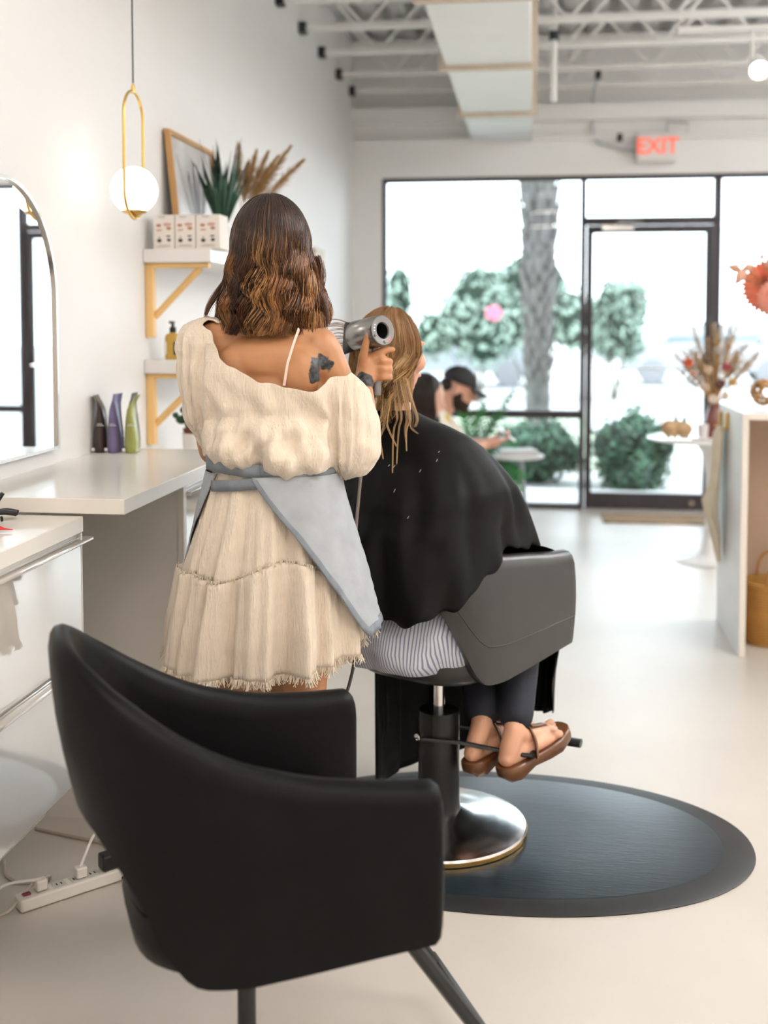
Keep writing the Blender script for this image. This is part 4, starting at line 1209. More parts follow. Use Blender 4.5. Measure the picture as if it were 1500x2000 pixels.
def zend1(az, g, n):
    base = np.interp(np.abs(az), [0, R(40), R(75), R(100), R(128)], [1.424, 1.425, 1.428, 1.452, 1.470])
    return base + np.abs(g.normal(0, .012, n)) - .004
def fl1(az):
    return np.interp(np.abs(az), [0, R(50), R(90), R(128)], [.0, .16, .46, .50])
caramel = [(.30, .125, .038), (.17, .062, .018), (.44, .22, .08), (.07, .025, .009), (.24, .095, .030), (.035, .013, .006), (.34, .15, .045), (.045, .017, .007)]
P, rd, C_ = head_hair((-.613, 2.648, 1.625), .083, .104, .112, 5200, az1, zend1, fl1, R(-2), .13, .0100, .095, 26, (.026, .0105, .0055), caramel, 11, .0011, 24)
# loose face-framing wisps on either side
link(strands('hair', P, rd, C_), 'hair', M_hair1, st)
g_ = np.random.default_rng(3)
def wisp(pts, n, spread, cs, rad=.0009):
    pts = np.array(pts); K = 14; tt = np.linspace(0, 1, K); s = np.linspace(0, 1, len(pts))
    base = np.stack([np.interp(tt, s, pts[:, i]) for i in range(3)], 1)
    k_ = np.ones(3) / 3
    for i in range(3): base[1:-1, i] = np.convolve(base[:, i], k_, 'valid')
    P = base[None] + g_.normal(0, spread, (n, 1, 3)) * (1 - .65 * tt)[None, :, None]
    C_ = np.ones((n, K, 3)) * np.array(cs) * g_.uniform(.7, 1.3, (n, 1, 1))
    return P, np.full((n, K), rad) * (1 - .6 * tt)[None], C_
Ws = [wisp([(-.690, 2.66, 1.60), (-.715, 2.65, 1.55), (-.742, 2.63, 1.515), (-.752, 2.61, 1.49), (-.757, 2.60, 1.468)], 70, .006, (.12, .045, .018)),
      wisp([(-.700, 2.66, 1.58), (-.722, 2.64, 1.53), (-.728, 2.62, 1.49), (-.720, 2.60, 1.46)], 50, .005, (.17, .065, .022)),
      wisp([(-.505, 2.66, 1.60), (-.492, 2.65, 1.56), (-.498, 2.63, 1.52), (-.478, 2.62, 1.49), (-.472, 2.61, 1.448)], 60, .005, (.12, .045, .018))]
for a_ in Ws: link(strands('hair_wisp', *a_), 'hair_wisp', M_hair1, st)
# dense under-layer so no scalp shows
ringsU = []
for z_, sc in [(1.735, .18), (1.722, .52), (1.70, .76), (1.665, .94), (1.62, 1.01), (1.57, 1.03), (1.52, 1.05), (1.47, 1.06), (1.44, 1.02)]:
    ringsU.append([(-.613 + .079 * sc * math.sin(a), 2.648 - .098 * sc * math.cos(a) * (1 if abs(a) < R(95) else .75), z_) for a in np.linspace(-R(118), R(118), 40)])
MB().loft(ringsU, closed=False, caps=False).build('hair_underlayer', mat('hair_dark_under', (.022, .009, .005), rough=.6, var=.3, vscale=40), st, sm=180, solid=.008)

# ================================================================== HAIR DRYER in her hand
hdq = thing('hair_dryer', 'grey hollow-barrel hair dryer with a flat black nozzle in the stylist hand', 'hair dryer', (-.40, 2.95, 1.30))
M_nickel = mat('dryer_nickel', (.26, .25, .24), rough=.22, metal=.9, var=.05, vscale=40, stretch=(1, 1, 8))
M_nick2 = mat('dryer_iron', (.22, .215, .215), rough=.3, metal=.8, var=.04)
P0 = Vector((-.3835, 2.905, 1.430)); P1 = Vector((-.462, 2.972, 1.415)); ax = (P0 - P1).normalized(); Ld = (P0 - P1).length
Md = ax.to_track_quat('Z', 'Y').to_matrix().to_4x4()
MB().lathe([(.020, -.002), (.036, -.002), (.040, .003), (.0405, Ld - .004), (.0385, Ld)], P1, 48, Md, caps=False).build('barrel', M_nickel, hdq)
fc = MB().lathe([(.0385, Ld), (.037, Ld + .0015), (.022, Ld + .0005), (.0195, Ld - .003)], P1, 48, Md, caps=False).build('face_ring', M_nick2, hdq)
MB().lathe([(.0195, Ld - .003), (.018, Ld * .5), (.019, -.002)], P1, 40, Md, caps=False).build('inner_tube', M_black, hdq)
led = mat('led_red', (.9, .1, .08), emit=(1, .12, .08), estr=2.); ledw = mat('led_white', (.9, .9, .95), emit=(.85, .9, 1), estr=1.2)
for k, (an, m_) in enumerate([(-40, led), (-52, led), (-64, led), (150, ledw), (165, ledw), (180, ledw)]):
    cxy = Vector((.0295 * math.cos(R(an)), .0295 * math.sin(R(an)), Ld + .0012))
    MB().ell(P1 + Md @ cxy, .0015, 8, 6).build('indicator_light', m_, fc)
for an in (-85, 205):
    MB().lathe([(0, 0), (.0042, 0), (.0042, .003), (0, .0035)], P1 + Md @ Vector((.0295 * math.cos(R(an)), .0295 * math.sin(R(an)), Ld)), 14, Md).build('button', M_nick2, fc)
# concentrator nozzle: round to a tall slit
rn = []
sl = (Vector((-.500, 3.03, 1.437)) - Vector((-.519, 3.03, 1.370))).normalized()
sl = (sl - ax * sl.dot(ax)).normalized(); sw = ax.cross(sl)
for t_, a_, b_ in [(.0, .034, .034), (.008, .036, .028), (.022, .040, .014), (.046, .044, .006), (.048, .043, .005)]:
    c = P1 - ax * t_
    rn.append([c + sl * (a_ * math.copysign(abs(math.cos(q)) ** .7, math.cos(q))) + sw * (b_ * math.copysign(abs(math.sin(q)) ** .7, math.sin(q))) for q in np.linspace(0, 2 * PI, 32, endpoint=False)])
MB().loft(rn).build('nozzle', mat('nozzle_black', (.012, .010, .010), rough=.5, spec=.3), hdq)
MB().tube([(-.412, 2.948, 1.395), (-.408, 2.946, 1.34), (-.406, 2.942, 1.28), (-.406, 2.940, 1.262)], [.0155, .0145, .014, .013], 20).build('handle', M_nick2, hdq)
cpts = [(-.406, 2.940, 1.262), (-.410, 2.93, 1.235), (-.425, 2.90, 1.16), (-.436, 2.87, 1.055), (-.446, 2.84, .90), (-.441, 2.82, .76), (-.432, 2.80, .65), (-.450, 2.76, .54), (-.492, 2.72, .45), (-.56, 2.68, .36), (-.70, 2.66, .22), (-.85, 2.70, .10), (-.98, 2.76, .03), (-1.05, 2.80, .012)]
MB().tube(spline(cpts[:7], 40), .0042, 8).build('cord', mat('cord_taupe', (.20, .165, .14), rough=.5), hdq)
MB().tube(spline(cpts[6:], 40), .0042, 8).build('cord_lower', mat('cord_dark', (.03, .028, .027), rough=.5), hdq)
# ================================================================== THE CLIENT (seated, caped, facing away to the right)
SKIN2 = mat_skin('skin_fair', (.66, .36, .235))
_d = Vector((math.sin(PH2), math.cos(PH2), 0)); _n = Vector((math.cos(PH2), -math.sin(PH2), 0)); _C = Vector((-.262, 3.2, 0))
def L(u, v, z): return tuple(_C + _d * u + _n * v + Vector((0, 0, z)))
cl_p = thing('person', 'client with wet blond hair seated in the raised chair under a black cape', 'person', (-.262, 3.2, .6))
mb = MB()
HC = Vector((-.392, 3.135, 1.372)); PHH = R(45)
fd = Vector((math.sin(PHH), math.cos(PHH), 0)); fn = Vector((math.cos(PHH), -math.sin(PHH), 0))
Mh = Matrix(((fn.x, fd.x, 0, 0), (fn.y, fd.y, 0, 0), (0, 0, 1, 0), (0, 0, 0, 1)))
mb.ell(HC, (.074, .093, .100), M=Mh)
def H(x, y, z): return HC + fn * x + fd * y + Vector((0, 0, z))
mb.ell(H(0, .030, -.062), (.050, .056, .058), M=Mh).ell(H(0, .055, -.098), (.024, .024, .020), M=Mh)
mb.ell(H(.038, .058, -.030), (.026, .030, .030), M=Mh).ell(H(-.038, .058, -.030), (.026, .030, .030), M=Mh)
mb.cap(H(0, .088, .005), .009, H(0, .108, -.035), .013).ell(H(0, .090, -.068), (.020, .012, .009), M=Mh).ell(H(0, .085, .02), (.045, .012, .010), M=Mh)
mb.ell(H(.074, -.005, -.02), (.010, .020, .030), M=Mh).ell(H(-.074, -.005, -.02), (.010, .020, .030), M=Mh)
mb.cap((-.385, 3.115, 1.16), .055, HC + Vector((.002, -.012, -.06)), .052)
sc = Vector((-.375, 3.14, 1.075))
mb.cap(sc + _n * .140, .050, sc - _n * .140, .050).cap((-.385, 3.12, 1.165), .045, sc + _n * .12, .040).cap((-.385, 3.12, 1.165), .045, sc - _n * .12, .040)
mb.ell((-.36, 3.14, 1.0), (.15, .115, .16)).ell((-.33, 3.15, .84), (.14, .115, .15)).ell(L(-.05, -.02, .74), (.165, .14, .10))
for s in (-1, 1):
    sh = sc + _n * (.145 * s) + Vector((0, 0, -.02))
    el = Vector(L(.04, s * .19 - .04, .88)); wr = Vector(L(.15, s * .08 - .03, .80))
    mb.chain([tuple(sh), tuple(el), tuple(wr)], [.050, .038, .024])
    mb.ell(tuple(wr + _d * .05), (.030, .040, .016))
    for k in range(4):
        q = wr + _d * .075 + _n * (.014 * (k - 1.5))
        mb.chain([tuple(q), tuple(q + _d * .03 + Vector((0, 0, .002))), tuple(q + _d * .05 + Vector((0, 0, -.008)))], [.009, .0085, .0075], 8)
    mb.chain([tuple(wr + _d * .03 - _n * (.025 * s)), tuple(wr + _d * .06 - _n * (.04 * s))], [.011, .009], 8)
knR, knL = Vector(L(.37, .085, .665)), Vector(L(.39, -.085, .665))
anR, anL = Vector((-.048, 3.150, .326)), Vector((-.140, 3.185, .326))
for s, kn, an in ((1, knR, anR), (-1, knL, anL)):
    mb.chain([L(.0, .09 * s - .02, .735), tuple(kn), tuple(kn.lerp(an, .4) - _d * .02), tuple(an)], [.085, .058, .048, .030])
FEET = [(Vector((-.072, 3.115, .236)), Vector((.076, 3.290, .290)), anR), (Vector((-.168, 3.150, .232)), Vector((-.03, 3.335, .280)), anL)]
def foot_axes(h, t):
    f = (t - h).normalized(); r = f.cross(Vector((0, 0, 1))).normalized(); u_ = r.cross(f); return f, r, u_
for i, (h, t, an) in enumerate(FEET):
    f, r, u_ = foot_axes(h, t); Lf = (t - h).length
    mb.chain([tuple(an), tuple(h + u_ * .030 + f * .022)], [.030, .028])
    mb.chain([tuple(h + u_ * .018 + f * .01), tuple(h + f * .08 + u_ * .022), tuple(h + f * (Lf - .045) + u_ * .004)], [.025, .026, .022])
    mb.chain([tuple(h + u_ * .012 + f * .02), tuple(h + f * .10 + u_ * .012 + r * (.016 if i == 0 else -.016)), tuple(h + f * (Lf - .06) + u_ * .002 + r * (.018 if i == 0 else -.018))], [.022, .020, .018])
    mb.chain([tuple(h + u_ * .012 + f * .02), tuple(h + f * .10 + u_ * .012 - r * (.016 if i == 0 else -.016)), tuple(h + f * (Lf - .05) + u_ * .004 - r * (.018 if i == 0 else -.018))], [.022, .022, .020])
    mb.chain([tuple(an), tuple(h + f * .085 + u_ * .044), tuple(h + f * (Lf - .06) + u_ * .012)], [.030, .024, .018])
    for k in range(-2, 3):
        mb.cap(tuple(h + f * (Lf - .05) + r * (.016 * k) + u_ * .010), .013, tuple(h + f * (Lf - .028 - .003 * abs(k + (1 if i == 0 else -1))) + r * (.017 * k) + u_ * .006), .0115)
for i, (h, t, an) in enumerate(FEET):
    f, r, u_ = foot_axes(h, t); Lf = (t - h).length; sgn = -1 if i == 0 else 1
    for k, (ln, rad_) in enumerate([(.036, .0115), (.034, .0088), (.029, .0082), (.023, .0078), (.016, .0075)]):
        b0 = h + f * (Lf - .032 - .006 * k) + r * (sgn * (.031 - .0155 * k)) + u_ * .005
        mb.cap(tuple(b0 - f * .02), rad_, tuple(b0 + f * ln + u_ * -.001), rad_ * .95, 10)
me = remesh(mb, .0045, 3); me.shade_smooth()
link(me, 'body', SKIN2, cl_p)

# trousers
M_navy = mat('navy_cloth', (.010, .012, .022), rough=.75, var=.15, vscale=20, bump=.25, bscale=300, bdist=.001)
mb = MB()
mb.ell(L(-.03, -.02, .74), (.18, .15, .105))
for s, kn, an in ((1, knR, anR), (-1, knL, anL)):
    mb.chain([L(.0, .09 * s - .02, .735), tuple(kn), tuple(kn.lerp(an, .5) - _d * .02), tuple(an + (kn - an).normalized() * .045)], [.098, .072, .062, .050])
me = remesh(mb, .008, 3); me.shade_smooth(); link(me, 'trousers', M_navy, cl_p)

# sandals: thick moulded soles with a T strap
M_sandal = mat('brown_sandal', (.135, .052, .018), rough=.36, var=.15, vscale=20, coat=.15)
for i, (h, t, an) in enumerate(FEET):
    f, r, u_ = foot_axes(h, t); Lf = (t - h).length + .045; sgn = -1 if i == 0 else 1
    rings = []; o0 = h - f * .022 - u_ * .014
    prof = [(0, .012, .3), (.012, .030, .8), (.045, .039, 1), (.11, .034, 1), (.17, .043, 1), (.215, .049, 1), (Lf - .02, .040, 1), (Lf - .004, .022, .8), (Lf, .008, .4)]
    for y_, a_, k_ in prof:
        top = .010 + .006 * math.cos(min(1, y_ / Lf) * 2 * PI); bot = -.030 * k_ + (.010 if y_ > Lf - .05 else 0) + (.006 if .07 < y_ < .12 else 0)
        c = o0 + f * y_
        rings.append([c + r * (a_ * math.cos(q)) + u_ * ((bot if math.sin(q) < 0 else top) * min(1, abs(math.sin(q)) * 2.2)) for q in np.linspace(0, 2 * PI, 24, endpoint=False)])
    so = MB().loft(rings).build('sandal', M_sandal, cl_p, sm=60)
    up = h + u_ * .062 + f * .115
    pts_l = [h + f * .085 + r * .043 - u_ * .008, h + f * .098 + r * .037 + u_ * .036, up, h + f * .098 - r * .037 + u_ * .036, h + f * .085 - r * .043 - u_ * .008]
    MB().tube(spline([tuple(p) for p in pts_l], 24), .014, 8, flat=(.32, 1.0)).build('instep_strap', M_sandal, so)
    pts_t = [up + u_ * .003, h + f * .150 + u_ * .046 + r * sgn * .004, h + f * .190 + u_ * .030 + r * sgn * .014, h + f * .212 + u_ * .004 + r * sgn * .017]
    MB().tube(spline([tuple(p) for p in pts_t], 16), [.013 - .0005 * k for k in range(16)], 8, flat=(.35, 1.0)).build('toe_strap', M_sandal, so)

# striped shirt tail in the gap under the chair back
M_stripe = mat_stripe('striped_cotton', (.66, .68, .74), (.22, .27, .40), 125, tuple(_n), thr=.62)
rings = []
for z_, D_, W_, amp in [(.745, .20, .175, .0), (.715, .235, .19, .003), (.68, .272, .205, .005), (.635, .292, .215, .007), (.59, .296, .218, .008), (.555, .288, .214, .009), (.530, .270, .20, .008), (.520, .24, .18, .004)]:
    ring = []
    for k in range(70):
        a = R(-78) + R(142) * k / 69
        droop = -.028 * math.exp(-((a + R(55)) / R(25)) ** 2) * max(0, (.70 - z_) / .18)
        q = amp * (math.sin(7 * a + 22 * z_) + .6 * math.sin(15 * a - 35 * z_ + 1))
        ring.append(L(-(D_ + q) * math.cos(a) * 1.0, (W_ + q) * math.sin(a) * 1.05 - .01, z_ + droop))
    rings.append(ring)
MB().loft(rings, closed=False, caps=False).build('striped_shirt', M_stripe, cl_p, sm=180, solid=.003)

# black cape: back, shoulders and the part that drops in front of the knees
M_cape = mat('black_cape', (.0045, .0045, .0045), rough=.58, spec=.13, var=.15, vscale=12, bump=.12, bscale=240, bdist=.001)
zt_ = [1.208, 1.200, 1.185, 1.165, 1.14, 1.11, 1.07, 1.03, .97, .90, .82, .74, .64]
Wt = [.058, .066, .094, .146, .190, .216, .234, .248, .266, .283, .300, .305, .305]
Dbt = [.062, .066, .074, .088, .110, .134, .172, .212, .268, .305, .324, .334, .340]
Dft = [.060, .068, .085, .105, .125, .150, .170, .185, .20, .24, .27, .28, .28]
hemdeg = [-180, -120, -90, -60, -30, 0, 25, 45, 62, 78, 95, 120, 180]
hemz = [.80, .74, .68, .655, .668, .682, .69, .72, .775, .825, .845, .83, .80]
rings = []
NR, NC = 46, 190
for i in range(NR):
    t = i / (NR - 1); ring = []
    for k in range(NC):
        a = -PI + 2 * PI * k / NC
        zh = float(np.interp(math.degrees(a), hemdeg, hemz)) + .006 * math.sin(13 * a) + .004 * math.sin(29 * a)
        z_ = 1.208 + (zh - 1.208) * (t ** 1.15)
        zz = zt_[::-1]
        W_ = float(np.interp(z_, zz, Wt[::-1])); Db = float(np.interp(z_, zz, Dbt[::-1])); Df = float(np.interp(z_, zz, Dft[::-1]))
        if math.sin(a) > 0: W_ *= 1 - .17 * math.sin(a) ** 6 * min(1, max(0, (1.06 - z_) / .16))
        D_ = Db if math.cos(a) > 0 else Df
        f = max(0, (1.13 - z_) / .45)
        fold = f * (.013 * math.sin(8 * a + 2.2 * math.sin(a) - 5 * z_) + .0095 * math.sin(14 * a + 1.3 + 9 * z_) + .004 * math.sin(23 * a - 6 * z_)) + f * (.016 * math.exp(-((a - R(50 - 60 * (1 - z_))) / R(5)) ** 2) + .014 * math.exp(-((a - R(14 + 30 * (1 - z_))) / R(5)) ** 2) + .012 * math.exp(-((a + R(16 + 40 * (1 - z_))) / R(5)) ** 2))
        fold -= .016 * f * math.exp(-((a - R(68)) / R(8)) ** 2)
        vc = float(np.interp(z_, [.66, 1.0, 1.1, 1.2], [-.01, -.012, -.050, -.071])); uc = float(np.interp(z_, [.66, .95, 1.1, 1.2], [-.005, -.018, -.070, -.122]))
        p = 2.15
        cs_, sn_ = math.cos(a), math.sin(a)
        rr = (abs(cs_) ** p + abs(sn_) ** p) ** (-1 / p)
        ring.append(L(uc - (D_ + fold) * cs_ * rr, vc + (W_ + fold) * sn_ * rr, z_))
    rings.append(ring)
rings_cape = rings
cp = MB().loft(rings, caps=False).build('cape', M_cape, cl_p, sm=180, solid=.003)
MB().lathe([(.0575, 0), (.060, .002), (.0585, .016), (.055, .018)], (-.3845, 3.118, 1.196), 32, caps=False).build('cape_collar', M_cape, cp)
# lap and front fall
plan = [(-.455, 3.26, .10), (-.425, 3.36, .085), (-.40, 3.44, .085), (-.31, 3.52, .095), (-.20, 3.53, .125), (-.12, 3.56, .17), (-.03, 3.62, .215), (.045, 3.61, .225), (.085, 3.55, .24), (.098, 3.47, .44)]
pl_xy = np.array(plan); s_ = np.linspace(0, 1, len(plan)); q = np.linspace(0, 1, 110)
px_, py_, pz_ = (np.interp(q, s_, pl_xy[:, i]) for i in range(3))
rings = []
for i in range(22):
    t = i / 21; ring = []
    for k in range(110):
        f = .015 * (math.sin(q[k] * 46) + .5 * math.sin(q[k] * 83 + 1)) * (.3 + .7 * t)
        shr = .035 * t * max(0, (q[k] - .75) / .25)
        ring.append((px_[k] + f * .5 - shr, py_[k] + f, .60 + (pz_[k] - .60) * t))
    rings.append(ring)
MB().loft(rings, closed=False, caps=False).build('cape_fall', M_cape, cp, sm=180, solid=.003)
tb = [L(.10, -.26, .84), L(.14, -.15, .83), L(.15, 0, .83), L(.14, .13, .83), L(.10, .24, .84)]
kb = [L(.30, -.30, .80), L(.44, -.12, .765), L(.46, 0, .74), L(.44, .13, .765), L(.32, .26, .78)]
tp = [(px_[int(f * 109)], py_[int(f * 109)], .60) for f in (.05, .35, .6, .8, .97)]
def rs(P_, n=30):
    P_ = np.array(P_); return [tuple(np.array([np.interp(x_, np.linspace(0, 1, len(P_)), P_[:, i]) for i in range(3)])) for x_ in np.linspace(0, 1, n)]
MB().loft([rs(tb), rs(kb), rs(tp)], closed=False, caps=False).build('cape_lap', M_cape, cp, sm=180, solid=.003, sub=2)
# clippings on the cape back
M_clip = mat('pale_clipping', (.75, .72, .68), rough=.6)
for (ii, aa) in [(14, 8), (14, 13), (19, 12), (13, 42), (11, 47), (15, 30), (24, 22)]:
    kk_ = int((R(aa) + PI) / (2 * PI) * NC); p_ = Vector(rings_cape[ii][kk_]); out = (p_ - Vector((-.35, 3.15, p_.z))).normalized()
    c_ = p_ + out * .004
    MB().tube([tuple(c_ + Vector((-.002, 0, -.004 + .002 * (aa % 3)))), tuple(c_ + Vector((.002, 0, .004)))], .0007, 5).build('hair_clipping', M_clip, cp)
# hair
M_hair2 = mat_vcol('hair_blond', rough=.36, spec=.4)
blond = [(.13, .06, .022), (.60, .35, .13), (.48, .25, .08), (.70, .47, .21), (.36, .18, .06), (.56, .31, .11), (.28, .125, .04), (.74, .52, .26)]
def az2(g, n): return np.where(g.random(n) < .8, g.uniform(-R(125), R(75), n), g.uniform(R(40), R(108), n))
def ze2(az, g, n):
    return np.interp(az, [-R(120), -R(60), 0, R(40), R(62), R(108)], [1.215, 1.225, 1.235, 1.235, 1.262, 1.285]) + g.normal(0, .025, n) - .055 * (g.random(n) < .30)
def fl2(az): return np.interp(az, [-R(120), -R(60), 0, R(60), R(120)], [.22, .12, -.08, -.06, -.10])
P, rd, C_ = head_hair(tuple(HC + Vector((0, 0, -.004))), .085, .104, .114, 4200, az2, ze2, fl2, -PHH, .13, .0085, .10, 44, (.27, .135, .05), blond, 21, .0008, 22, 92, .75, None, lambda z_: np.interp(z_, [R(25), R(60), R(108)], [0, -R(18), -R(40)]))
link(strands('hair', P, rd, C_), 'hair', M_hair2, cl_p)
ringsU = []
for z_, sc_ in [(1.478, .25), (1.468, .55), (1.45, .78), (1.42, .95), (1.37, 1.02), (1.32, 1.0), (1.27, .96), (1.235, .90)]:
    ringsU.append([tuple(H(.078 * sc_ * math.sin(a), -.096 * sc_ * math.cos(a) * (1 if abs(a) < R(95) else .8), z_ - HC.z)) for a in np.linspace(-R(112), R(105), 40)])
MB().loft(ringsU, closed=False, caps=False).build('hair_underlayer', mat('hair_gold_under', (.20, .10, .038), rough=.6, var=.35, vscale=60), cl_p, sm=180, solid=.006)
Ws = []
g_ = np.random.default_rng(8)
def Wp(px, n=6, sp=.004, c=(.5, .31, .14), rad=.0008): Ws.append(wisp(px, n, sp, c, rad))
# strands blown aside by the dryer
for k in range(9):
    z0 = 1.40 + .012 * k * .6; x1 = -.535 - .02 * g_.random(); z1 = 1.375 + .011 * k
    Wp([(-.455, 3.10, z0), (-.49, 3.06, z0 - .012), (-.525, 3.05, (z0 + z1) / 2), (x1 - .02, 3.04, z1 - .012 * g_.random())], 7, .003, (.40, .22, .10), .0007)
# long damp ends over the cape
ends = [(-.415, 1.12), (-.43, 1.15), (-.40, 1.10), (-.375, 1.13), (-.345, 1.09), (-.33, 1.14), (-.315, 1.16), (-.36, 1.07), (-.305, 1.18), (-.44, 1.17), (-.325, 1.12), (-.385, 1.15)]
for (x1, z1) in ends:
    yb = 3.02 - max(0, 1.17 - z1) * 1.15
    Wp([(x1 * .6 - .16, 3.05, 1.30), (x1 * .8 - .08, 3.03, 1.24), (x1 + .008 * g_.normal(), 3.015, 1.195), (x1 - .01, 3.01, 1.172), (x1 + .012 * g_.normal(), yb - .022, z1)], 7, .0035, (.52, .33, .15), .0008)
link(strands('hair_ends', np.concatenate([a[0] for a in Ws]), np.concatenate([a[1] for a in Ws]), np.concatenate([a[2] for a in Ws])), 'hair_ends', M_hair2, cl_p)
# ================================================================== TWO PEOPLE WAITING ON A BENCH BY THE LEFT WALL
M_bench = mat('bench_white', (.78, .77, .75), rough=.5, var=.02)
bn = thing('bench', 'low white bench along the left wall behind the client', 'bench', (-1.0, 6.5, 0))
MB().box(-1.41, -.82, 5.6, 7.35, .31, .385).build('seat', M_bench, bn, sm=30, bevel=.01)
for y in (5.7, 7.2):
    MB().box(-1.39, -.86, y, y + .06, 0, .31).build('leg', M_bench, bn, sm=30, bevel=.004)
SKIN3 = mat_skin('skin_pale', (.62, .34, .24))
SKIN4 = mat_skin('skin_light', (.66, .40, .29))
def hand(mb, w_, dirv, side, up=Vector((0, 0, 1))):
    dirv = Vector(dirv).normalized(); w_ = Vector(w_); sd = dirv.cross(up).normalized()
    mb.cap(tuple(w_), .026, tuple(w_ + dirv * .06), .034)
    for k in range(4):
        q = w_ + dirv * .085 + sd * (.018 * (k - 1.5))
        mb.chain([tuple(q), tuple(q + dirv * .035), tuple(q + dirv * .055 + up * .02), tuple(q + dirv * .045 + up * .042)], [.0105, .010, .0095, .0085], 8)
    mb.chain([tuple(w_ + dirv * .03 + sd * .03 * side), tuple(w_ + dirv * .07 + sd * .045 * side + up * .02), tuple(w_ + dirv * .095 + sd * .03 * side + up * .045)], [.013, .011, .009], 8)
# --- man
man = thing('person', 'man in a black cap and pale shirt bent over his phone on the bench', 'person', (-.72, 6.8, .43))
MY = 6.8
mb = MB()
hc = Vector((-.445, MY, 1.075))
Mt_ = Matrix.Rotation(R(22), 4, 'Y')
def Hm(x, y, z): return hc + Mt_ @ Vector((x, y, z))
mb.ell(hc, (.098, .077, .108), M=Mt_).ell(Hm(.045, 0, -.065), (.062, .055, .058), M=Mt_).ell(Hm(.075, 0, -.105), (.028, .030, .024), M=Mt_)
mb.cap(Hm(.098, 0, .0), .010, Hm(.122, 0, -.040), .014).ell(Hm(.098, 0, -.072), (.012, .024, .010), M=Mt_)
mb.ell(Hm(-.005, -.078, -.02), (.022, .010, .034), M=Mt_).ell(Hm(-.005, .078, -.02), (.022, .010, .034), M=Mt_)
mb.cap(Hm(-.02, 0, -.08), .058, (-.555, MY, .90), .062)
mb.ell((-.64, MY, .80), (.12, .17, .16)).ell((-.74, MY, .62), (.13, .165, .17)).ell((-.82, MY, .50), (.15, .17, .11))
for s in (-1, 1):
    sh = (-.575, MY + .19 * s, .885); el = (-.455, MY + .24 * s, .70); wr = (-.285, MY + .07 * s, .735)
    mb.chain([sh, el, wr], [.060, .044, .028]); hand(mb, wr, (.95, -.25 * s, .25), s)
    mb.chain([(-.80, MY + .10 * s, .50), (-.36, MY + .13 * s, .52), (-.38, MY + .14 * s, .28), (-.40, MY + .13 * s, .09)], [.085, .062, .052, .038])
    mb.chain([(-.40, MY + .13 * s, .06), (-.26, MY + .14 * s, .035)], [.042, .034])
me = remesh(mb, .008, 3); me.shade_smooth(); link(me, 'body', SKIN3, man)
mb = MB()
mb.ell((-.64, MY, .80), (.135, .19, .17)).ell((-.74, MY, .62), (.145, .18, .185)).cap((-.585, MY - .18, .88), .075, (-.49, MY - .23, .765), .062).cap((-.585, MY + .18, .88), .075, (-.49, MY + .23, .765), .062).cap((-.57, MY, .90), .085, (-.60, MY, .86), .12)
me = remesh(mb, .010, 3); me.shade_smooth(); link(me, 'shirt', mat('shirt_cream', (.80, .76, .66), rough=.8, var=.06), man)
mb = MB().ell((-.635, MY + .02, .80), (.142, .06, .165)).ell((-.70, MY - .05, .77), (.12, .15, .18))
MB().ell((-.548, MY - .015, .855), (.045, .06, .105), M=Matrix.Rotation(R(20), 4, 'Y')).build('yellow_print', mat('yellow_cloth', (.72, .55, .12), rough=.8, var=.05), man)
mb = MB().cap((-.645, MY - .13, .90), .072, (-.70, MY - .15, .68), .092).cap((-.645, MY + .13, .90), .072, (-.70, MY + .15, .68), .092)
me = remesh(mb, .010, 3); me.shade_smooth(); link(me, 'denim_vest', mat('denim_blue', (.07, .16, .36), rough=.8, var=.15, vscale=20), man)
mb = MB()
mb.ell((-.82, MY, .52), (.16, .18, .115))
for s in (-1, 1):
    mb.chain([(-.80, MY + .10 * s, .51), (-.36, MY + .13 * s, .53), (-.375, MY + .14 * s, .30)], [.095, .075, .072])
me = remesh(mb, .010, 3); me.shade_smooth(); link(me, 'shorts', mat('shorts_pink', (.66, .52, .48), rough=.8, var=.06), man)
for s in (-1, 1):
    MB().loft([[(-.45 + .30 * t_ , MY + .135 * s + a_ * math.cos(q_), max(0.0, .045 + .045 * math.sin(q_) * k_)) for q_ in np.linspace(0, 2 * PI, 16, endpoint=False)] for t_, a_, k_ in [(0, .02, .6), (.05, .042, 1.1), (.4, .046, 1.1), (.7, .05, .9), (.95, .04, .6), (1, .02, .3)]]).build('shoe', mat('shoe_white', (.7, .69, .67), rough=.6), man, sm=60)
M_cap = mat('cap_black', (.010, .011, .012), rough=.7, var=.1, vscale=20)
rings = []
for ph in np.linspace(0, PI / 2, 9):
    rings.append([tuple(Hm(-.004 + .107 * math.cos(ph) * math.cos(q_), .085 * math.cos(ph) * math.sin(q_), .022 + .098 * math.sin(ph) ** .9)) for q_ in np.linspace(0, 2 * PI, 32, endpoint=False)])
cap_o = MB().loft(rings).build('cap', M_cap, man, sm=60)
rings = []
for t_ in np.linspace(0, 1, 8):
    rings.append([tuple(Hm(.085 + .10 * t_ * (1 - .25 * (w_ / 1) ** 2), .078 * w_ * (1 - .28 * t_), .030 - .022 * t_ - .018 * w_ * w_)) for w_ in np.linspace(-1, 1, 13)])
MB().loft(rings, closed=False, caps=False).build('cap_brim', M_cap, cap_o, sm=180, solid=.006)
MB().ell(Hm(-.004, 0, .122), (.008, .008, .005), 10, 6).build('cap_button', M_cap, cap_o)
M_beard = mat('beard_brown', (.025, .014, .009), rough=.85, var=.4, vscale=60, bump=.6, bscale=150, bdist=.004)
mb = MB().ell(Hm(.042, 0, -.088), (.066, .062, .050), M=Mt_).ell(Hm(.02, -.058, -.055), (.028, .018, .048), M=Mt_).ell(Hm(.02, .058, -.055), (.028, .018, .048), M=Mt_).ell(Hm(.082, 0, -.112), (.026, .032, .028), M=Mt_)
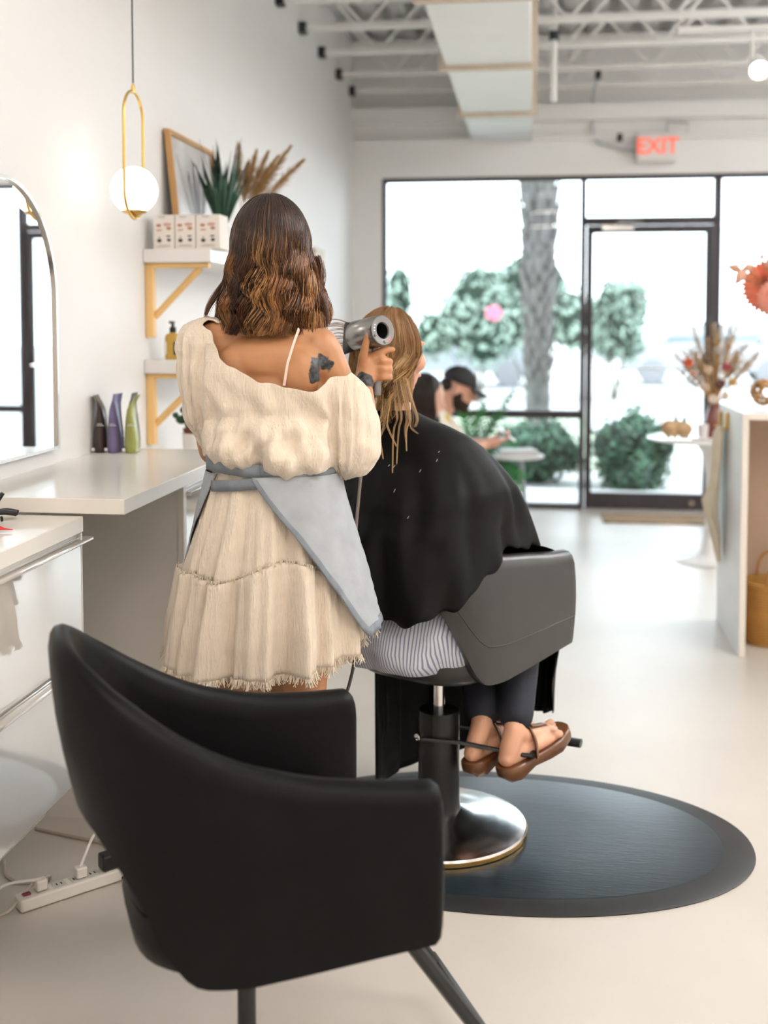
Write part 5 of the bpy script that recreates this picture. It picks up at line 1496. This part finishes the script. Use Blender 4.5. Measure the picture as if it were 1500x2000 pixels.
me = remesh(mb, .007, 2); me.shade_smooth(); link(me, 'beard', M_beard, man)
mb = MB().ell(Hm(-.055, 0, -.012), (.055, .079, .05), M=Mt_); mb.build('hair', M_beard, man, sm=180)
ph_ = thing('smartphone', 'thin white phone held in the hands of the man in the cap', 'phone', (-.17, MY - .02, .785))
Mp = Matrix.Translation((-.165, MY - .015, .795)) @ Matrix.Rotation(R(-52), 4, 'Y')
MB().box(-.005, .005, -.036, .036, -.072, .072, Mp).build('case', mat('phone_white', (.75, .75, .76), rough=.3), ph_, sm=30, bevel=.004)
MB().box(-.0062, -.0052, -.033, .033, -.066, .066, Mp).build('screen', mat('phone_screen', (.05, .06, .08), rough=.1, emit=(.6, .7, .8), estr=.3), ph_, sm=30)

# --- woman beside him
wo = thing('person', 'woman with long dark hair in a navy top seated beside the man in the cap', 'person', (-.80, 6.15, .43))
WY = 6.15
mb = MB()
hw = Vector((-.575, WY, 1.06)); Mw = Matrix.Rotation(R(18), 4, 'Y')
def Hw(x, y, z): return hw + Mw @ Vector((x, y, z))
mb.ell(hw, (.092, .073, .105), M=Mw).ell(Hw(.045, 0, -.06), (.054, .050, .055), M=Mw).cap(Hw(.094, 0, .0), .008, Hw(.112, 0, -.035), .011).ell(Hw(.075, 0, -.10), (.02, .02, .02), M=Mw)
mb.cap(Hw(-.01, 0, -.08), .050, (-.66, WY, .89), .052)
mb.ell((-.73, WY, .80), (.10, .15, .15)).ell((-.80, WY, .62), (.11, .14, .17)).ell((-.86, WY, .50), (.14, .16, .10))
for s in (-1, 1):
    wr = (-.42, WY + .08 * s, .66)
    mb.chain([(-.68, WY + .165 * s, .875), (-.60, WY + .22 * s, .66), wr], [.050, .038, .024]); hand(mb, wr, (.95, -.2 * s, .1), s)
    mb.chain([(-.84, WY + .09 * s, .50), (-.44, WY + .10 * s, .51), (-.45, WY + .10 * s, .28), (-.47, WY + .10 * s, .09)], [.08, .056, .046, .033])
    mb.chain([(-.47, WY + .10 * s, .06), (-.34, WY + .11 * s, .032)], [.038, .03])
me = remesh(mb, .008, 3); me.shade_smooth(); link(me, 'body', SKIN4, wo)
mb = MB().ell((-.73, WY, .80), (.118, .168, .165)).ell((-.80, WY, .62), (.13, .155, .19)).cap((-.68, WY - .16, .875), .064, (-.60, WY - .22, .67), .052).cap((-.68, WY + .16, .875), .064, (-.60, WY + .22, .67), .052)
me = remesh(mb, .010, 3); me.shade_smooth(); link(me, 'navy_top', mat('navy_top', (.018, .030, .070), rough=.8, var=.2, vscale=14), wo)
mb = MB().ell((-.86, WY, .51), (.15, .17, .11))
for s in (-1, 1): mb.chain([(-.84, WY + .09 * s, .50), (-.44, WY + .10 * s, .515), (-.452, WY + .10 * s, .28), (-.47, WY + .10 * s, .12)], [.09, .066, .056, .045])
me = remesh(mb, .010, 3); me.shade_smooth(); link(me, 'jeans', mat('jeans', (.05, .07, .12), rough=.8, var=.1), wo)
def az3(g, n): return g.uniform(-R(120), R(120), n)
def ze3(az, g, n): return np.full(n, .845) + g.normal(0, .02, n)
def fl3(az): return np.interp(np.abs(az), [0, R(120)], [-.15, .08])
P, rd, C_ = head_hair(tuple(hw), .083, .102, .112, 1500, az3, ze3, fl3, -R(90), .10, .004, .15, 24, (.014, .009, .007), [(.03, .016, .010), (.05, .025, .014), (.02, .011, .008)], 31, .0019, 16, 95, .4)
link(strands('hair', P, rd, C_), 'hair', mat_vcol('hair_darkbrown', rough=.4, spec=.35), wo)
mb = MB().ell(Hw(-.012, 0, .012), (.092, .079, .106), M=Mw).cap(Hw(-.05, 0, -.02), .07, Hw(-.03, 0, -.16), .05); mb.build('hair_underlayer', mat('hair_brown_under', (.014, .009, .007), rough=.6, var=.3, vscale=40), wo, sm=180)
# ================================================================== WAITING AREA: side table, plant
M_tab = mat('table_white', (.76, .77, .78), rough=.35, var=.02)
sd = thing('side_table', 'round white side table with three splayed legs by the window', 'table', (-.14, 8.35, 0))
MB().lathe([(0, .475), (.20, .475), (.212, .482), (.212, .492), (.205, .498), (0, .498)], (-.14, 8.35, 0), 40).build('table_top', M_tab, sd)
for a in (R(-60), R(62), R(182)):
    MB().tube([(-.14 + .085 * math.cos(a), 8.35 + .085 * math.sin(a), .476), (-.14 + .19 * math.cos(a), 8.35 + .19 * math.sin(a), .0)], [.024, .012], 12).build('leg', mat('leg_grey', (.28, .31, .35), rough=.4), sd)
bk = thing('book', 'thick white book lying on the round side table', 'book', (-.13, 8.33, .499))
Mb = Matrix.Translation((-.125, 8.33, .4985)) @ Matrix.Rotation(R(14), 4, 'Z')
MB().box(-.135, .135, -.10, .10, 0, .004, Mb).box(-.135, .135, -.10, .10, .034, .038, Mb).box(-.135, -.131, -.10, .10, .004, .034, Mb).build('cover', mat('book_cover', (.82, .82, .83), rough=.4), bk, sm=20)
MB().box(-.130, .130, -.096, .096, .0045, .0335, Mb).build('pages', mat('book_pages', (.66, .65, .66), rough=.8, var=.05, vscale=200, stretch=(.02, .02, 1)), bk, sm=20)
M_fern = mat('fern_green', (.025, .19, .03), rough=.45, var=.35, vscale=9)
pl = thing('potted_fern', 'bright green arching plant in a white planter beside the side table', 'plant', (-.36, 8.42, 0))
MB().lathe([(0, 0), (.075, 0), (.095, .33), (.088, .33), (.08, .30), (0, .30)], (-.45, 8.40, 0), 32).build('planter', M_ceramic, pl)
g = random.Random(9)
tipsf = [(-.155, 8.2, .955), (-.27, 8.3, .78), (-.36, 8.25, .86), (-.52, 8.3, .84), (-.30, 8.15, .70), (-.22, 8.22, .63), (-.13, 8.18, .58), (-.10, 8.18, .27), (-.60, 8.4, .70), (-.42, 8.15, .76), (-.33, 8.2, .64), (-.075, 8.2, .36), (-.48, 8.2, .60), (-.25, 8.1, .66)]
for tx, ty, tz in tipsf:
    b0 = np.array((-.45 + g.uniform(-.03, .03), 8.40 + g.uniform(-.03, .03), .31)); t3 = np.array((tx, ty, tz)); mid_ = (b0 + t3) / 2 + np.array((0, 0, .20 if tz < .6 else .10))
    s_ = np.linspace(0, 1, 14)[:, None]
    cv = b0 * (1 - s_) ** 2 + 2 * mid_ * s_ * (1 - s_) + t3 * s_ ** 2
    fm = MB().tube([tuple(p) for p in cv], .003, 5)
    for k in range(3, 14):
        tg = cv[min(k, 13)] - cv[k - 1]; tg /= np.linalg.norm(tg); sdv = np.cross(tg, (0, -.6, .8)); sdv /= np.linalg.norm(sdv)
        ln = .085 * math.sin(min(1, (14.5 - k) / 9) * PI / 2) + .012
        for sg in (-1, 1):
            p = cv[k]; q = p + sdv * sg * ln + tg * ln * .7
            fm.add([p - tg * .018, p + tg * .018, q], [(0, 1, 2)])
    fm.build('frond', M_fern, pl, sm=60)

# ================================================================== RECEPTION DESK and its things
M_desk = mat('desk_white', (.80, .81, .82), rough=.35, var=.05, vscale=3, stretch=(1, 1, 2.5))
M_edge = mat('desk_edge', (.82, .76, .69), rough=.45)
M_peach = mat('desk_inside', (.60, .44, .33), rough=.6, var=.03)
dk = thing('reception_desk', 'white reception desk at the right edge, open to a tan interior', 'desk', (1.6, 5.4, 0))
MB().box(.887, .912, 5.095, 5.72, 0, 1.032).build('side_panel', M_desk, dk, sm=30, bevel=.002)
MB().box(.887, 2.35, 5.09, 5.72, 1.032, 1.06).build('top_board', M_desk, dk, sm=30, bevel=.002)
MB().box(2.325, 2.35, 5.095, 5.72, 0, 1.032).build('side_panel', M_desk, dk, sm=30, bevel=.002)
box('back_panel', M_peach, .912, 2.325, 5.66, 5.68, 0, 1.032, dk)
box('inner_lining', M_peach, .9125, .9165, 5.11, 5.659, .001, 1.031, dk)
box('front_edge', M_edge, .8875, .914, 5.089, 5.0945, 0, 1.032, dk)
box('front_edge', M_edge, .887, 2.35, 5.084, 5.0895, 1.033, 1.0595, dk)
box('divider', M_edge, 1.62, 1.645, 5.11, 5.659, 0, 1.031, dk)
# basket
bs = thing('woven_basket', 'tan woven basket with rope handles on the floor inside the desk', 'basket', (1.08, 5.36, 0))
M_bask = mat('seagrass', (.50, .27, .07), rough=.75, var=.18, vscale=12, bump=.3, bscale=120, bdist=.002)
coil = MB(); rb = lambda z: .128 + .022 * math.sin(min(1, z / .29) * PI * .9)
for k in range(24):
    z = .006 + k * .0118; coil.lathe([(rb(z) - .007, z), (rb(z) - .002, z - .005), (rb(z) + .0035, z), (rb(z) - .002, z + .005), (rb(z) - .007, z)], (1.085, 5.36, 0), 48, caps=False)
coil.lathe([(0, .004), (rb(0), .004), (rb(0), .008), (0, .008)], (1.085, 5.36, 0), 40).lathe([(rb(z) - .006, z) for z in np.linspace(.005, .285, 12)], (1.085, 5.36, 0), 48, caps=False)
coil.build('woven_body', M_bask, bs, sm=60)
for y in (5.24, 5.48):
    MB().tube([(1.085 + .055 * math.cos(a), y + .0 * math.sin(a), .275 + .115 * math.sin(a)) for a in np.linspace(0, PI, 18)], .0075, 8).build('rope_handle', mat('rope', (.40, .20, .06), rough=.8, var=.25, vscale=90, bump=.6, bscale=160, bdist=.003), bs)
st_ = MB()
for k in range(40):
    a = 2 * PI * k / 40; r0 = rb(.25) + .003
    st_.tube([(1.085 + r0 * math.cos(a), 5.36 + r0 * math.sin(a), .246), (1.085 + r0 * math.cos(a + .12), 5.36 + r0 * math.sin(a + .12), .258)], .0022, 4)
st_.build('rim_stitching', MATS['rope'], bs)
# brass hooks with hanging aprons on the desk side
hk = thing('brass_hook', 'slim brass hook on the desk side near the customer edge', 'hook', (.88, 5.48, 1.0), 0, 'brass hooks on the desk side')
MB().box(.872, .8868, 5.44, 5.462, .955, 1.035).tube([(.874, 5.451, .965), (.862, 5.451, .958), (.855, 5.451, .966)], .005, 6).build('hook', M_brass, hk, bevel=.002)
hk = thing('brass_hook', 'slim brass hook on the desk side closer to the storefront', 'hook', (.88, 5.64, 1.0), 0, 'brass hooks on the desk side')
MB().box(.872, .8868, 5.63, 5.652, .95, 1.03).tube([(.874, 5.641, .96), (.862, 5.641, .953), (.855, 5.641, .961)], .005, 6).build('hook', M_brass, hk, bevel=.002)
M_linen = mat('cream_linen', (.74, .66, .52), rough=.9, var=.06, vscale=20, bump=.3, bscale=200, bdist=.001)
ap = thing('hanging_apron', 'cream linen apron hanging in folds from a hook on the desk side', 'apron', (.85, 5.5, .95))
rings = []
for z_, x0, y0, y1, amp in [(.965, .868, 5.52, 5.60, .004), (.93, .855, 5.47, 5.62, .008), (.84, .850, 5.46, 5.63, .010), (.72, .848, 5.46, 5.64, .010), (.64, .835, 5.42, 5.66, .016), (.60, .825, 5.40, 5.67, .022), (.55, .832, 5.42, 5.66, .02), (.48, .850, 5.44, 5.64, .016), (.40, .86, 5.47, 5.60, .012), (.345, .868, 5.49, 5.55, .006), (.325, .87, 5.51, 5.53, .003)]:
    rings.append([(x0 + amp * math.sin(k * .9 + z_ * 8) - .010 * math.sin(PI * k / 29), y0 + (y1 - y0) * k / 29, z_) for k in range(30)])
MB().loft(rings, closed=False, caps=False).build('cloth', M_linen, ap, sm=180, solid=.003)
MB().tube([(.860, 5.50, .93), (.862, 5.475, .965), (.866, 5.452, .972), (.862, 5.44, .95), (.856, 5.44, .80)], .006, 6, flat=(1.6, .4)).build('strap', M_linen, ap)

# wooden lattice ball on the desk
lb = thing('lattice_ball', 'carved wooden lattice ball with thorny tips on the reception desk', 'ornament', (1.03, 5.40, 1.06))
bm = bmesh.new(); bmesh.ops.create_icosphere(bm, subdivisions=2, radius=.054)
bmesh.ops.dissolve_verts(bm, verts=[v for i, v in enumerate(bm.verts) if i in (3, 7, 15, 19, 24, 30, 36)])
bb = MB(); ctr = Vector((1.03, 5.40, 1.1335))
for e in bm.edges:
    bb.tube([ctr + e.verts[0].co, ctr + (e.verts[0].co + e.verts[1].co).normalized() * .055, ctr + e.verts[1].co], .0055, 6)
for i, v in enumerate(bm.verts):
    if i % 3 == 0:
        bb.tube([ctr + v.co, ctr + v.co * 1.28], [.005, .001], 5)
bm.free()
bb.build('lattice', mat('driftwood', (.38, .19, .055), rough=.5, var=.25, vscale=30), lb, sm=60)
# coral dried arrangement on the desk, mostly out of the frame
cf = thing('coral_bouquet', 'coral dried palm fans and peach leaves standing above the reception desk', 'bouquet', (1.20, 5.42, 1.06))
MB().lathe([(0, 0), (.05, 0), (.075, .09), (.06, .19), (.035, .24), (.03, .24), (.03, .2), (0, .2)], (1.20, 5.42, 1.0605), 28).build('vase', M_ceramic, cf)
M_cor = [mat('coral_leaf', (.72, .20, .115), rough=.7, var=.15, vscale=15), mat('blush_leaf', (.78, .33, .25), rough=.7, var=.12, vscale=15), mat('peach_leaf', (.70, .40, .28), rough=.7, var=.1, vscale=20)]
def fan(c, r_, a0, a1, nl, m_, yo=0., root=None):
    c = Vector(c); fm = MB()
    for k in range(nl):
        a = R(a0 + (a1 - a0) * k / (nl - 1)); a_w = R((a1 - a0) / nl * .56); z3 = .012 * ((k % 2) * 2 - 1)
        dirr = Vector((math.cos(a), z3, math.sin(a))); d1 = Vector((math.cos(a - a_w), 0, math.sin(a - a_w))); d2 = Vector((math.cos(a + a_w), 0, math.sin(a + a_w)))
        fm.add([c, c + d1 * r_ * .80, c + dirr * r_ * (1.0 if k % 2 else .92), c + d2 * r_ * .80, c + dirr * r_ * .6 + Vector((0, -.008, 0))], [(0, 1, 4), (1, 2, 4), (2, 3, 4), (3, 0, 4)])
    fm.build('palm_fan', m_, cf, sm=30, solid=.002)
    MB().tube([tuple(c), tuple(c.lerp(Vector((1.2, 5.42, 1.28)), .5) + Vector((.02, 0, 0))), (1.2, 5.42, 1.28)], .0035, 6).build('stem', M_pampas, cf)
fan((1.04, 5.36, 1.61), .135, 95, 275, 17, M_cor[0])
fan((1.06, 5.28, 1.555), .10, 100, 262, 13, M_cor[1])
fan((1.16, 5.30, 1.66), .13, 0, 180, 15, M_cor[0])
for (x_, z_, an, ln) in [(.90, 1.69, 165, .055), (.925, 1.675, 235, .075), (.915, 1.725, 120, .022), (1.0, 1.735, 80, .03), (.955, 1.70, 200, .05), (1.03, 1.70, 90, .05)]:
    c = Vector((x_, 5.34, z_)); a = R(an); dv = Vector((math.cos(a), 0, math.sin(a))); sv = Vector((-math.sin(a), .3, math.cos(a)))
    MB().add([c - dv * ln * .3, c + sv * ln * .38 + dv * ln * .2, c + dv * ln, c - sv * ln * .38 + dv * ln * .2, c + dv * ln * .25 + Vector((0, -.006, 0))], [(0, 1, 4), (1, 2, 4), (2, 3, 4), (3, 0, 4)]).build('leaf', M_cor[2], cf, sm=40, solid=.0015)
    MB().tube([tuple(c), tuple(c.lerp(Vector((1.1, 5.38, 1.5)), .5)), (1.15, 5.40, 1.4)], .0016, 5).build('stem', M_pampas, cf)

# ================================================================== WHITE PEDESTAL TABLE with dried flowers
tt_ = thing('pedestal_table', 'round white pedestal table near the door', 'table', (1.07, 7.15, 0))
MB().lathe([(0, .738), (.36, .738), (.385, .746), (.39, .752), (.38, .756), (0, .756)], (1.07, 7.15, 0), 56).build('table_top', mat('table_gloss', (.85, .85, .85), rough=.2), tt_)
MB().lathe([(.20, 0), (.215, .004), (.20, .012), (.11, .03), (.06, .07), (.04, .16), (.034, .32), (.038, .52), (.06, .66), (.11, .737), (0, .737)], (1.07, 7.15, 0), 48).build('pedestal', MATS['table_gloss'], tt_)
vz = thing('dried_bouquet', 'dried flowers and grasses in an amber glass vase on the pedestal table', 'bouquet', (1.06, 7.02, .757))
MB().lathe([(0, 0), (.040, 0), (.055, .04), (.058, .10), (.046, .16), (.034, .19), (.04, .215), (.036, .215), (.03, .19), (.04, .15), (.05, .09), (.048, .02), (0, .012)], (1.06, 7.02, .757), 32).build('vase', mat('amber_glass', (.16, .045, .035), rough=.08, coat=.6, var=.3, vscale=12), vz)
g = random.Random(31); gn = np.random.default_rng(31)
kinds = [((.50, .33, .16), .9), ((.62, .50, .36), 1.), ((.30, .17, .09), .8), ((.74, .66, .56), 1.), ((.45, .27, .10), 1.)]
for k in range(30):
    fx = -1 + 2 * (k + .5) / 30; a_ = fx * .74 + g.uniform(-.08, .08); ln = (.36 + .12 * g.random()) * (1 - .15 * abs(fx)) + (.06 if 8 < k < 20 else 0)
    p0 = np.array((1.06, 7.02, .95)); p3 = p0 + np.array((math.sin(a_) * ln, g.uniform(-.08, .08), math.cos(a_) * ln * 1.0))
    pm = (p0 + p3) / 2 + np.array((-.02 * fx, 0, .02))
    cc, kk_ = kinds[k % 5]
    N_, K_ = 70, 4
    u_ = .45 + .55 * gn.random(N_)
    A = p0[None] * ((1 - u_) ** 2)[:, None] + 2 * pm[None] * (u_ * (1 - u_))[:, None] + p3[None] * (u_ ** 2)[:, None]
    dn = (p3 - pm) / np.linalg.norm(p3 - pm); D = dn[None] + gn.normal(0, .6, (N_, 3)); D /= np.linalg.norm(D, axis=1, keepdims=True)
    s_ = np.linspace(0, 1, K_); P = A[:, None] + D[:, None] * (s_[None, :, None] * .035 * np.sin(np.clip((1.08 - u_) * 4, .3, 1.5))[:, None, None])
    C_ = np.ones((N_, K_, 3)) * np.array(cc) * gn.uniform(.7, 1.3, (N_, 1, 1))
    link(strands('dried_plume', P, np.full((N_, K_), .0019), C_), 'dried_plume', MATS['plume_mat'], vz)
    MB().tube([tuple(p0 - np.array((0, 0, .12))), tuple(p0), tuple(pm), tuple(p3)], .0022, 5).build('stem', M_pampas, vz)
for (dx, dz_, r_, cc) in [(-.165, .265, .032, (.55, .10, .03)), (-.14, .20, .024, (.50, .28, .20)), (-.05, .22, .03, (.60, .45, .30)), (.055, .24, .026, (.30, .03, .04)), (.02, .14, .034, (.10, .04, .025)), (-.07, .12, .03, (.55, .42, .32)), (.09, .15, .026, (.52, .32, .12)), (-.02, .05, .03, (.7, .6, .5)), (.05, .07, .028, (.68, .55, .42)), (0, .34, .022, (.42, .38, .33))]:
    c = Vector((1.06 + dx, 6.96, .95 + dz_)); fm = MB()
    for j in range(9):
        a_ = j * 2.4; q = c + Vector((math.cos(a_) * r_ * .5, -.01 * (j % 3), math.sin(a_) * r_ * .5)); fm.ell(q, (r_ * .42, r_ * .3, r_ * .42), 8, 6)
    nm_ = 'flower_%d' % int(1000 * dx + 500)
    fm.build('dried_flower', mat(nm_, cc, rough=.8, var=.2, vscale=30), vz)
    MB().tube([tuple(c), tuple(c.lerp(Vector((1.06, 7.02, .95)), .5)), (1.06, 7.02, .93)], .002, 5).build('stem', M_pampas, vz)
for k in range(12):
    a_ = g.uniform(-.2, .75); ln = g.uniform(.42, .56); c = Vector((1.06 + math.sin(a_) * ln, 6.98, .93 + math.cos(a_) * ln))
    dv = Vector((math.sin(a_ + .3), 0, math.cos(a_ + .3))); sv = Vector((dv.z, .2, -dv.x))
    MB().add([c, c + dv * .012 + sv * .005, c + dv * .03, c + dv * .012 - sv * .005], [(0, 1, 2, 3)]).build('thin_leaf', mat('teal_leaf', (.02, .10, .085), rough=.5), vz, sm=0, solid=.001)
    MB().tube([tuple(c), tuple(c.lerp(Vector((1.06, 7.02, .95)), .6) + Vector((.01, 0, 0))), (1.06, 7.02, .95)], .0009, 4).build('stem', M_pampas, vz)
cp_ = thing('clay_pot', 'lumpy tan clay pot with two dropper bottles on the pedestal table', 'pot', (.845, 7.0, .757))
M_clay = mat('tan_clay', (.50, .33, .18), rough=.8, var=.2, vscale=20, bump=.4, bscale=60, bdist=.004)
mb = MB().ell((.80, 7.0, .822), (.052, .045, .050)).ell((.875, 7.0, .818), (.060, .045, .046)).ell((.84, 7.0, .84), (.05, .04, .03))
for x_ in (.79, .83, .87, .90): mb.cap((x_, 6.99, .80), .014, (x_, 6.985, .769), .0115)
me = remesh(mb, .006, 2); me.shade_smooth(); link(me, 'pot_body', M_clay, cp_)
for i, x_ in enumerate((.835, .885)):
    db = thing('dropper_bottle', ['slim dark dropper bottle, first of two rising from the clay pot', 'slim dark dropper bottle closer to the flowers in the clay pot'][i], 'bottle', (x_, 7.0, .85), 0, 'dropper bottles in the clay pot')
    MB().lathe([(0, 0), (.011, 0), (.011, .03), (.005, .036), (.006, .045), (.003, .062), (0, .064)], (x_, 7.0, .853), 14).build('bottle', mat('dark_teal_glass', (.01, .04, .04), rough=.2), db)
cu_ = thing('paper_cup', 'plain white cup standing beside the amber vase', 'cup', (.985, 6.95, .757))
MB().lathe([(0, 0), (.026, 0), (.032, .095), (.030, .095), (.025, .006), (0, .006)], (.985, 6.95, .757), 24).build('cup', mat('cup_white', (.74, .70, .70), rough=.5), cu_)
cn = thing('peach_candle', 'short peach candle at the edge of the pedestal table', 'candle', (1.085, 6.90, .757))
MB().lathe([(0, 0), (.019, 0), (.019, .082), (0, .085)], (1.085, 6.90, .757), 20).build('wax', mat('peach_wax', (.78, .36, .20), rough=.5, sss=.1), cn)
MB().tube([(1.085, 6.90, .84), (1.086, 6.90, .852)], .0012, 5).build('wick', M_black, cn)
sg = thing('table_sign', 'tiny white card with a line of print lying on the pedestal table', 'card', (.97, 6.86, .757))
MB().box(.905, 1.03, 6.84, 6.846, .757, .782).build('card', M_label, sg)
for k in range(9):
    MB().box(.912 + k * .0125, .912 + k * .0125 + .008, 6.8392, 6.8399, .762, .776).build('letter_mark', prt[3], sg, sm=0)

# door mat
dm = thing('door_mat', 'narrow tan and grey door mat in front of the glass door', 'mat', (.88, 8.6, 0))
MB().box(.50, 1.28, 8.42, 8.78, .0005, .014).build('pile', mat('door_mat_weave', (.36, .25, .15), rough=.95, var=.6, vscale=9, stretch=(1, 6, 1), bump=.5, bscale=120, bdist=.004), dm, sm=30, bevel=.003)

# ================================================================== FLOOR AT THE LEFT: power strip and cables
M_pw = mat('strip_white', (.78, .75, .70), rough=.4, var=.03)
ps = thing('power_strip', 'white power strip lying on the floor under the drawer unit', 'power strip', (-1.15, 2.75, 0))
a0, a1 = Vector((-1.255, 2.625, .002)), Vector((-1.055, 2.835, .002)); dv = (a1 - a0).normalized(); Mps = Matrix.Translation((a0 + a1) / 2) @ Matrix.Rotation(math.atan2(dv.y, dv.x), 4, 'Z')
MB().box(-.145, .145, -.024, .024, 0, .032, Mps).build('body', M_pw, ps, sm=30, bevel=.005)
for k in range(5):
    so = MB().box(-.098 + k * .045, -.066 + k * .045, -.016, .016, .032, .0335, Mps).build('socket', mat('socket_grey', (.6, .58, .55), rough=.5), ps, sm=30)
    MB().box(-.090 + k * .045, -.087 + k * .045, -.004, .006, .0335, .0342, Mps).box(-.078 + k * .045, -.075 + k * .045, -.004, .006, .0335, .0342, Mps).build('slot', M_black, so, sm=0)
MB().box(-.132, -.112, -.007, .007, .032, .037, Mps).build('switch', mat('switch_red', (.20, .02, .02), rough=.3), ps, bevel=.002)
pk = thing('black_plug', 'black plug adapter pushed into the end of the power strip', 'plug', (-1.09, 2.80, .03))
MB().box(.075, .125, -.02, .02, .0345, .075, Mps).build('adapter', M_black, pk, sm=30, bevel=.006)
MB().tube(spline([tuple(Mps @ Vector((.12, 0, .055))), tuple(Mps @ Vector((.16, -.02, .05))), (-.92, 2.80, .02), (-.80, 2.78, .006), (-.66, 2.90, .006)], 30), .0045, 8).build('lead', M_black, pk)
for nm_, off_, lab in (('white_plug', .02, 'white plug with a lead in the middle of the power strip'), ('white_plug', -.085, 'white plug with a lead at the near end of the power strip')):
    wp = thing(nm_, lab, 'plug', tuple(Mps @ Vector((off_, 0, .035))), 0, 'white plugs in the power strip')
    MB().box(off_ - .014, off_ + .014, -.013, .013, .0345, .062, Mps).build('plug_body', M_pw, wp, sm=30, bevel=.004)
    if off_ > 0: pts = [tuple(Mps @ Vector((off_, 0, .06))), (-1.13, 2.80, .12), (-1.10, 2.86, .16), (-1.09, 2.95, .10), (-1.16, 3.08, .006)]
    else: pts = [tuple(Mps @ Vector((off_, 0, .06))), (-1.29, 2.62, .07), (-1.34, 2.58, .02), (-1.36, 2.50, .006), (-1.40, 2.30, .006)]
    MB().tube(spline(pts, 30), .0038, 8).build('lead', M_pw, wp)
fc_ = thing('floor_cable', 'thin beige cable crossing the floor below the cabinet', 'cable', (-1.2, 3.0, 0))
MB().tube(spline([(-1.405, 3.06, .006), (-1.30, 3.03, .006), (-1.18, 3.0, .006), (-1.09, 2.96, .006), (-1.0, 2.98, .006)], 30), .0045, 8).build('cable', mat('cable_beige', (.42, .35, .28), rough=.6), fc_)
fc2 = thing('floor_cable', 'pale looped cable lying on the floor at the left edge', 'cable', (-1.35, 2.7, 0))
MB().tube(spline([(-1.405, 2.86, .006), (-1.36, 2.78, .006), (-1.31, 2.75, .006), (-1.235, 2.765, .006), (-1.22, 2.74, .04), (-1.235, 2.67, .05), (-1.27, 2.60, .006), (-1.33, 2.56, .006), (-1.40, 2.54, .006)], 60), .0045, 8).build('cable', mat('cable_pale', (.55, .49, .43), rough=.6), fc2)

# things on the drawer unit
ht = thing('hair_clip', 'black jaw clip lying on the white drawer unit', 'clip', (-1.24, 2.52, .99))
mb = MB()
for s in (-1, 1):
    mb.tube(spline([(-1.30, 2.50 + .012 * s, .996), (-1.26, 2.515 + .014 * s, 1.004), (-1.225, 2.53 + .012 * s, 1.012), (-1.200, 2.545 + .006 * s, 1.004)], 14), .009, 8, flat=(.7, 1.2))
mb.tube(spline([(-1.30, 2.50, .999), (-1.265, 2.52, 1.012), (-1.243, 2.535, 1.035), (-1.232, 2.54, 1.052)], 14), [.012] * 8 + [.011, .010, .009, .008, .007, .006], 8, flat=(.8, 1.3))
for k in range(6): mb.tube([(-1.295 + .014 * k, 2.485 + .006 * k, 1.0), (-1.290 + .014 * k, 2.478 + .006 * k, .9915)], .003, 5)
mb.build('jaws', M_black, ht, sm=60)
rc = thing('red_clip', 'small red sectioning clip on the white drawer unit', 'clip', (-1.15, 2.38, .99))
mr = mat('clip_red', (.70, .02, .03), rough=.3)
MB().tube([(-1.205, 2.375, .9955), (-1.165, 2.38, .998), (-1.135, 2.384, .9955)], [.005, .006, .002], 8, flat=(.5, 1.3)).build('lever', mr, rc)
MB().tube([(-1.205, 2.375, 1.003), (-1.175, 2.38, 1.006), (-1.155, 2.383, .9985)], [.0045, .005, .002], 8, flat=(.5, 1.2)).build('jaw', mr, rc)
